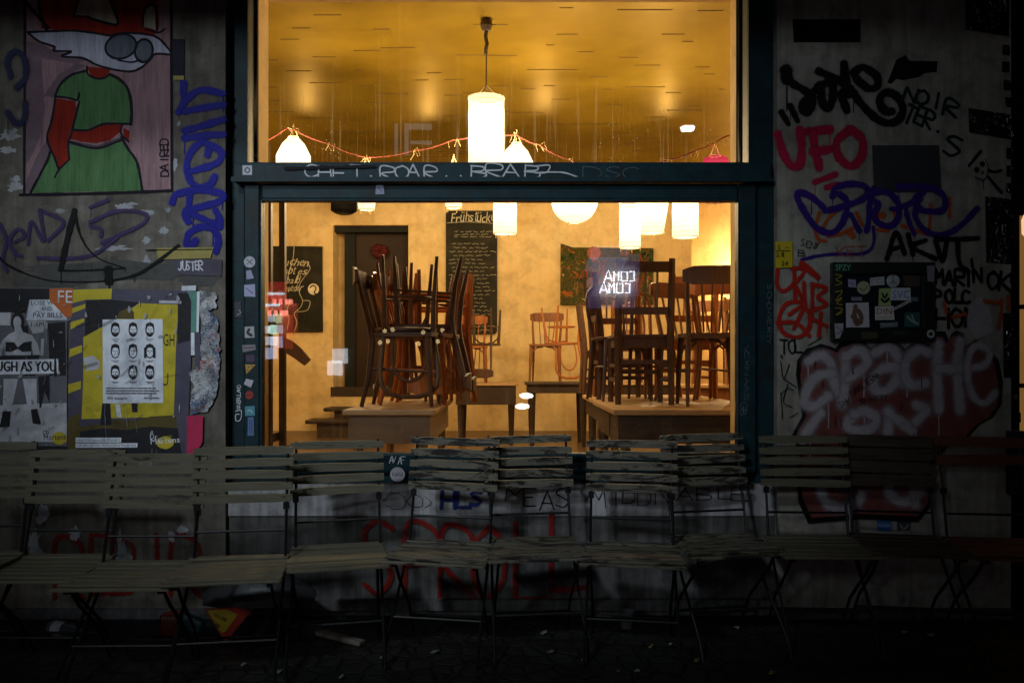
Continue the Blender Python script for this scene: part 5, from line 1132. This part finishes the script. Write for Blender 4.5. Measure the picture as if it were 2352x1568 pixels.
# corner beyond the wall: dark pier and a lit neighbouring window
NB=root('neighbour_shop',(XC+2,.3,0),'lit neighbouring doorway just past the wall corner','shop')
mb=MB(); mb.box(XC+.001,XC+4,.26,.335,0,4.4); link('wall',mb,m_dark,NB,world=True)
u0=2344; d_=4.25; xa=X(u0,d_)
mb=MB(); mb.box(xa,XC+3,.245,.258,Z(1120,d_),Z(492,d_)); link('lit_pane',mb,glow('amber_lit_pane',(1,.5,.12),.16,2.5,(.03,.02,.01)),NB,world=True)
mb=MB()
for v in (486,700,880,1118): mb.box(xa-.01,XC+3,.22,.2445,Z(v+10,d_),Z(v,d_))
mb.box(XC+.9,XC+1.0,.222,.2442,Z(1118,d_),Z(492,d_)); link('glazing_frame',mb,m_dark,NB,world=True)
p=P(2353,545,4.15); NL=root('door_lamp',p,'bright lamp in the neighbouring doorway at the picture edge','lamp')
mb=MB(); mb.lathe([(.015,0),(.03,.02),(.032,.09),(.02,.12)],14,(.02,0,0)); link('shade',mb,glow('door_lamp_glow',(1,.62,.34),.9),NL)
mb=MB(); mb.tube([(.02,0,.12),(.02,0,.16),(.02,.09,.18)],.008,6); link('arm',mb,m_iron,NL)

# ------------------------------------------------------------------ things lying on the pavement
def ground(u,v): d=EYE*F/(v-HV); return Vector((X(u,d),d-DW,0))
p=P(520,1440,3.62); YR=root('fallen_sign',(p.x,p.y,0),'red and yellow triangular sign leaning under the chairs','sign')
def fl(u,v,o): return P(u,v,3.62-o)
mb=MB(); mb.prism([P(u,v,3.62) for u,v in zb1(pc('1240,1120 1360,1312 1378,1308 1520,1130 1430,1110'))],(0,.012,0)); link('board',mb,mat('red_sign_paint',(.42,.035,.015),.5),YR,world=True)
mb=MB(); polyp(mb,zb1(pc('1256,1125 1300,1205 1336,1256 1352,1262 1368,1252 1440,1150 1380,1120')),.003,place=fl); link('face_panel',mb,mat('sign_yellow',(.50,.36,.02),.5),YR,world=True)
mb=MB()
for s,u,v,w_,h_,rt in (('03.00',1305,1140,80,24,.45),('9.00',1285,1180,62,26,.6)):
    (a,b),=zb1([(u,v)]); wtext(mb,s,a,b,w_*.379,h_*.379,.006,0,rot=rt,place=fl)
link('lettering',mb,pk,YR,world=True)
TPN=root('grey_bag',(p.x+.10,p.y+.14,0),'crumpled dark grey bag over the fallen sign','bag')
mb=MB(); r=random.Random(61); vs=[];n1,n2=14,9
for i in range(n1):
    for j in range(n2):
        a=2*math.pi*i/n1; t=j/(n2-1)*math.pi/2; q=(1+.25*mnoise.noise(Vector((math.cos(a)*2,math.sin(a)*2,t*2))))
        vs.append((.26*q*math.cos(a)*math.cos(t),.12*q*math.sin(a)*math.cos(t)+.0,.15+.14*q*math.sin(t)))
fs=[[i*n2+j,((i+1)%n1)*n2+j,((i+1)%n1)*n2+j+1,i*n2+j+1] for i in range(n1) for j in range(n2-1)]+[[i*n2 for i in range(n1)][::-1]]
mb.add(vs,fs); mb.tube([(0,.03,.2),(.02,.03,.1),(0,.03,0)],.06,8); link('sack',mb,mat('dark_grey_plastic',(.03,.032,.034),.4,.4,12,.6),TPN,smooth=True)
p=ground(150,1462); BT=root('bottle',p+Vector((0,0,.035)),'pale bottle lying on the dark setts','bottle'); BT.rotation_euler=(0,math.radians(90),math.radians(-20))
mb=MB(); mb.lathe([(.03,-.09),(.034,-.08),(.034,.04),(.014,.09),(.012,.13)],12); link('body',mb,mat('pale_glass_bottle',(.09,.11,.12),.12,.2,6,0,.6),BT,smooth=True)
mb=MB(); mb.lathe([(.0345,-.06),(.0345,.0)],12,cap=False); link('bottle_label',mb,pm,BT)
p=ground(415,1452); RT=root('litter_bag',p,'crushed red and teal drink carton on the setts','litter')
mb=MB(); mb.box(-.09,.02,-.05,.05,0,.09,bev=.02); link('carton',mb,mat('red_carton',(.12,.012,.008),.4,.3,8,.6),RT,smooth=True)
mb=MB(); mb.box(-.02,.10,-.06,-.01,.05,.11,0,Matrix.Rotation(.4,4,'Y'),.015); link('wrapper',mb,mat('teal_wrapper',(.015,.08,.08),.35,.3,8,.6),RT)
p=ground(780,1470); ST=setp(root('wooden_stick',p,'pale wooden batten lying slanted under the chairs','stick'))
mb=MB(); mb.box(-.14,.14,-.02,.02,0,.02,0,Matrix.Translation((0,0,.004))@Matrix.Rotation(math.radians(-32),4,'Z'),.004); link('batten',mb,mat('pale_batten',(.16,.14,.11),.7),ST)
p=ground(1440,1440); CP=root('plastic_cup',p,'crushed clear plastic cup standing by the plinth','cup')
mb=MB(); mb.lathe([(.028,0),(.038,.075),(.041,.08),(.036,.078),(.026,.004)],12); link('cup_body',mb,mat('milky_cup',(.13,.14,.14),.3),CP,smooth=True)
r=random.Random(71); k=0
bits=[(1495,1488,'pale yellow cigarette end',(.5,.4,.15)),(1540,1482,'white paper scrap',(.5,.5,.5)),(1464,1546,'bluish foil scrap',(.3,.38,.4)),(1420,1545,'brown leaf scrap',(.2,.14,.06)),(1110,1432,'white paper scrap by the chair foot',(.45,.45,.42)),(1250,1456,'grey crumpled scrap',(.3,.3,.28)),(1775,1548,'greenish paper scrap',(.22,.26,.22)),(1770,1552,'yellow scrap on paper',(.4,.33,.1)),(2078,1455,'white crumpled tissue',(.4,.42,.42)),(2136,1462,'tiny pale scrap',(.4,.36,.3)),(640,1545,'pale scrap near the frame edge',(.3,.3,.27)),(785,1558,'small white flake',(.35,.35,.33)),(1975,1430,'dim paper leaf',(.16,.16,.14)),(1690,1445,'small white flake behind a chair foot',(.4,.4,.4)),(1265,1500,'flattened pale flake',(.28,.27,.25)),(880,1515,'brown tissue flake',(.2,.18,.15)),(1000,1500,'grey flake',(.25,.25,.24)),(1340,1520,'white flake',(.4,.4,.38)),(560,1530,'small pale crumb',(.3,.3,.27)),(1600,1520,'tan flake',(.3,.22,.12))]
for u,v,lab,c in bits:
    q=ground(u,v); mb=MB(); n=9; s=r.uniform(.006,.013); vs=[(s*1.6*(1+r.uniform(-.4,.4))*math.cos(i*.7),s*(1+r.uniform(-.4,.4))*math.sin(i*.7),.004+r.uniform(0,.012)) for i in range(n)]
    mb.prism(vs,(0,0,.0025)); o=link('litter_scrap',mb,mat('scrap_%d_%d'%(int(c[0]*99),int(c[2]*99)),tuple(x*.55 for x in c),.7)); o.location=q; o.rotation_euler=(0,0,r.uniform(0,6)); setp(o,lab+' on the dark setts','litter','litter scattered on the pavement')
# ------------------------------------------------------------------ the street behind: what the glass reflects, and the lamps
def V(u,v,yo):   # a point on the street side whose mirror image in the glass shows at photo column u, row v
    d=DW+yo; return Vector((X(u,d),-yo,Z(v,d)))
OB=root('opposite_building',(0,-15,0),'dark building across the street seen only reflected in the window','building')
mb=MB(); mb.box(-22,22,-15.6,-15.0,0,14); link('facade',mb,mat('opposite_render',(.10,.09,.08),.9,.3,2,.3),OB,world=True)
mb=MB()
for x in (-14,-10.5,-3.2,.6,6.5,10):
    for z in (5.2,8.4): mb.box(x,x+1.1,-15,-14.97,z,z+1.8)
link('window',mb,mat('dark_pane',(.01,.012,.015),.1),OB,world=True)
mb=MB(); a=V(748,828,14.9); b=V(783,862,14.9); mb.box(a.x,b.x,-14.99,-14.93,b.z,a.z); link('lit_window',mb,glow('cold_lit_window',(.8,.9,1),6),OB,world=True)
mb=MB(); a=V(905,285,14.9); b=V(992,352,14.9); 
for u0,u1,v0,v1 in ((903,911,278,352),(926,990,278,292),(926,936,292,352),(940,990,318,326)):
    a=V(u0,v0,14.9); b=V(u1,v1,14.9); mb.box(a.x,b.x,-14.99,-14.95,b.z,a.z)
link('window_surround',mb,glow('faint_glow_stone',(.8,1,.9),.9),OB,world=True)  # surround emits a faint glow that stands for light on its stone
# bar sign
yo=14.2; pl=lambda u,v,o=0: V(u,v,yo)+Vector((0,o,0))
NS=root('neon_sign',V(1408,700,yo),'blue white neon shop sign reflected in the glass over the painting','sign')
mb=MB(); a=V(1352,608,yo); b=V(1462,705,yo); mb.box(a.x,b.x,-14.5,-14.3,b.z,a.z); link('backboard',mb,glow('blue_lit_board',(.18,.22,1.0),.55),NS,world=True)
mb=MB()
def n3(pts): mb.tube([V(u,v,yo) for u,v in pts],.02,6)
# drawn in mirrored order because the glass flips it
n3([(1379,672),(1388,646),(1397,672)]); n3([(1382,665),(1394,665)])
n3([(1401,672),(1401,649),(1406,659),(1412,649),(1412,672)])
n3([(1418,671),(1418,650),(1432,650),(1432,671),(1418,671)])
n3([(1438,650),(1448,650),(1448,671),(1438,671)])
link('neon_tube',mb,glow('white_neon',(.75,.82,1.0),20),NS,world=True)
AW=root('glowing_awning',V(1410,606,13.6),'pale awning with a painted glow over the neon sign, seen reflected','awning')
mb=MB(); a=V(1345,618,13.6); b=V(1490,648,13.6); mb.prism([(a.x,-13.6,b.z+.25),(a.x,-13.1,a.z+.18),(b.x-.5,-13.1,a.z+.18),(b.x-.6,-13.6,b.z+.25)],(0,-.03,.03)); link('cloth',mb,glow('glowing_awning_cloth',(.45,.6,1),1.0),AW,world=True)  # cloth glows by itself in place of light cast on it
mb=MB(); mb.tube([(a.x,-13.1,a.z+.18),(a.x,-14.3,a.z+.1)],.03,6); link('awning_arm',mb,m_iron,AW,world=True)
# kiosk with red sign and lit shelves
KI=root('night_kiosk',V(620,850,12.6),'night kiosk with red lamps and lit shelves, seen reflected beside the blackboard','kiosk')
yk=12.6
def kbx(name,u0,u1,v0,v1,m,y=yk,t=.1):
    mb=MB(); a=V(u0,v0,yk); b=V(u1,v1,yk); mb.box(a.x,b.x,-y-t,-y,b.z,a.z); return link(name,mb,m,KI,world=True)
kbx('housing',480,668,665,960,m_dark,yk+.25,.6)
kbx('fascia',480,640,672,712,glow('red_fascia',(1,.03,.03),2.2)); kbx('side_panel',628,665,722,800,glow('red_side',(1,.03,.02),1.2),yk+.05)
kbx('strip_light',540,640,697,702,glow('blue_strip',(.6,.8,1),10),yk-.02,.01)
for u in (612,626,640,650): kbx('lamp',u,u+6,712,724,glow('hot_red_lamp',(1,.25,.2),13),yk-.05)
for i,(u,v,w_,h_,c) in enumerate(((598,748,14,16,(.7,.85,1)),(616,745,14,22,(.4,1,.6)),(598,772,34,20,(.75,.85,1)),(604,798,26,26,(.5,.65,1)),(560,745,30,60,(.8,.85,1)))): kbx('shelf',u,u+w_,v,v+h_,glow('shelf_%d'%i,c,5),yk+.02)
# bulbs on a string
for i,(u,v) in enumerate(((871,786),(889,783),(960,789),(1004,784))):
    p=V(u,v,12.9); b=root('string_bulb',p,'small warm bulb on a string across the street, seen reflected','bulb','warm string bulbs')
    mb=MB(); mb.lathe([(.01,-.05),(.045,-.02),(.045,.02),(.015,.05)],10); link('globe',mb,glow('warm_bulb',(1,.75,.35),6),b)
    mb=MB(); mb.tube([(0,0,.05),(0,0,.10)],.014,6); link('socket',mb,m_iron,b)
mb=MB(); mb.tube([V(u,v-9,12.9) for u,v in ((850,782),(888,787),(940,789),(1010,785),(1040,779))],.01,5); setp(link('bulb_wire',mb,m_cord,recenter=True),'thin wire carrying the small warm bulbs','wire')
# low lamp on the far kerb
p=V(1200,932,9.0); q=root('bollard_lamp',(p.x,p.y,-.12),'low round bollard lamp across the road, seen reflected','lamp')
mb=MB(); mb.lathe([(.05,0),(.05,p.z+.06)],12); link('post',mb,m_iron,q)
mb=MB(); mb.lathe([(.04,0),(.10,.015),(.12,.045),(.10,.08),(.04,.095)],16,(0,0,p.z+.06)); link('globe',mb,glow('white_globe',(1,1,1),22),q,smooth=True)
# street lamp whose bright head is mirrored in the upper pane
def street_lamp(x,y,z,watts,label,aim,size=80,blend=.7,em=60,soft=.12):
    T=root('street_lamp',(x,y-.9,-.12),label,'street lamp')
    mb=MB(); mb.tube([(x,y-.9,-.12),(x,y-.9,.9),(x,y-.9,z-.3),(x,y-.75,z+.05),(x,y-.3,z+.15),(x,y,z+.15)],[.09,.06,.045,.04,.035,.03],10); link('pole',mb,m_iron,T,world=True,smooth=True)
    mb=MB(); mb.lathe([(.20,.03),(.20,.07),(.12,.16),(.03,.18)],16,(x,y,z)); link('lamp_head',mb,m_iron,T,world=True,smooth=True)
    mb=MB(); mb.lathe([(.05,-.05),(.13,-.03),(.15,.03)],16,(x,y,z)); link('lamp_glass',mb,glow('lamp_glass',(.85,.93,1),em),T,world=True,smooth=True)
    ld=bpy.data.lights.new('street_lamp_light','SPOT'); ld.energy=watts; ld.color=(.80,.90,1.0); ld.spot_size=math.radians(size); ld.spot_blend=blend; ld.shadow_soft_size=soft
    lo=bpy.data.objects.new('street_lamp_light',ld); COL.objects.link(lo); lo.location=(x,y,z-.08)
    dv=Vector(aim)-lo.location; lo.rotation_euler=dv.to_track_quat('-Z','Y').to_euler()
    lo.parent=T; lo.matrix_parent_inverse=Matrix.Translation(-Vector(T.location)); return T
p=V(1583,291,12.0)
street_lamp(p.x,p.y,p.z,60,'white street lamp reflected as a bright spot in the upper pane',(p.x-.5,-8,0),em=30)
street_lamp(-3.0,-6.2,6.3,KEY_W*7.2,'added unseen street lamp on the near kerb lighting the graffiti wall',(-.75,0,1.75),size=34,blend=1,soft=.35)  # unseen lamp added to light the wall steeply from above
street_lamp(-6.5,-12.2,5.6,KEY_W*13.5,'added unseen street lamp on the far kerb lighting the graffiti wall',(-.85,0,2.55),size=24,blend=1,soft=.9)  # second unseen lamp, added so the upper wall is lit as well
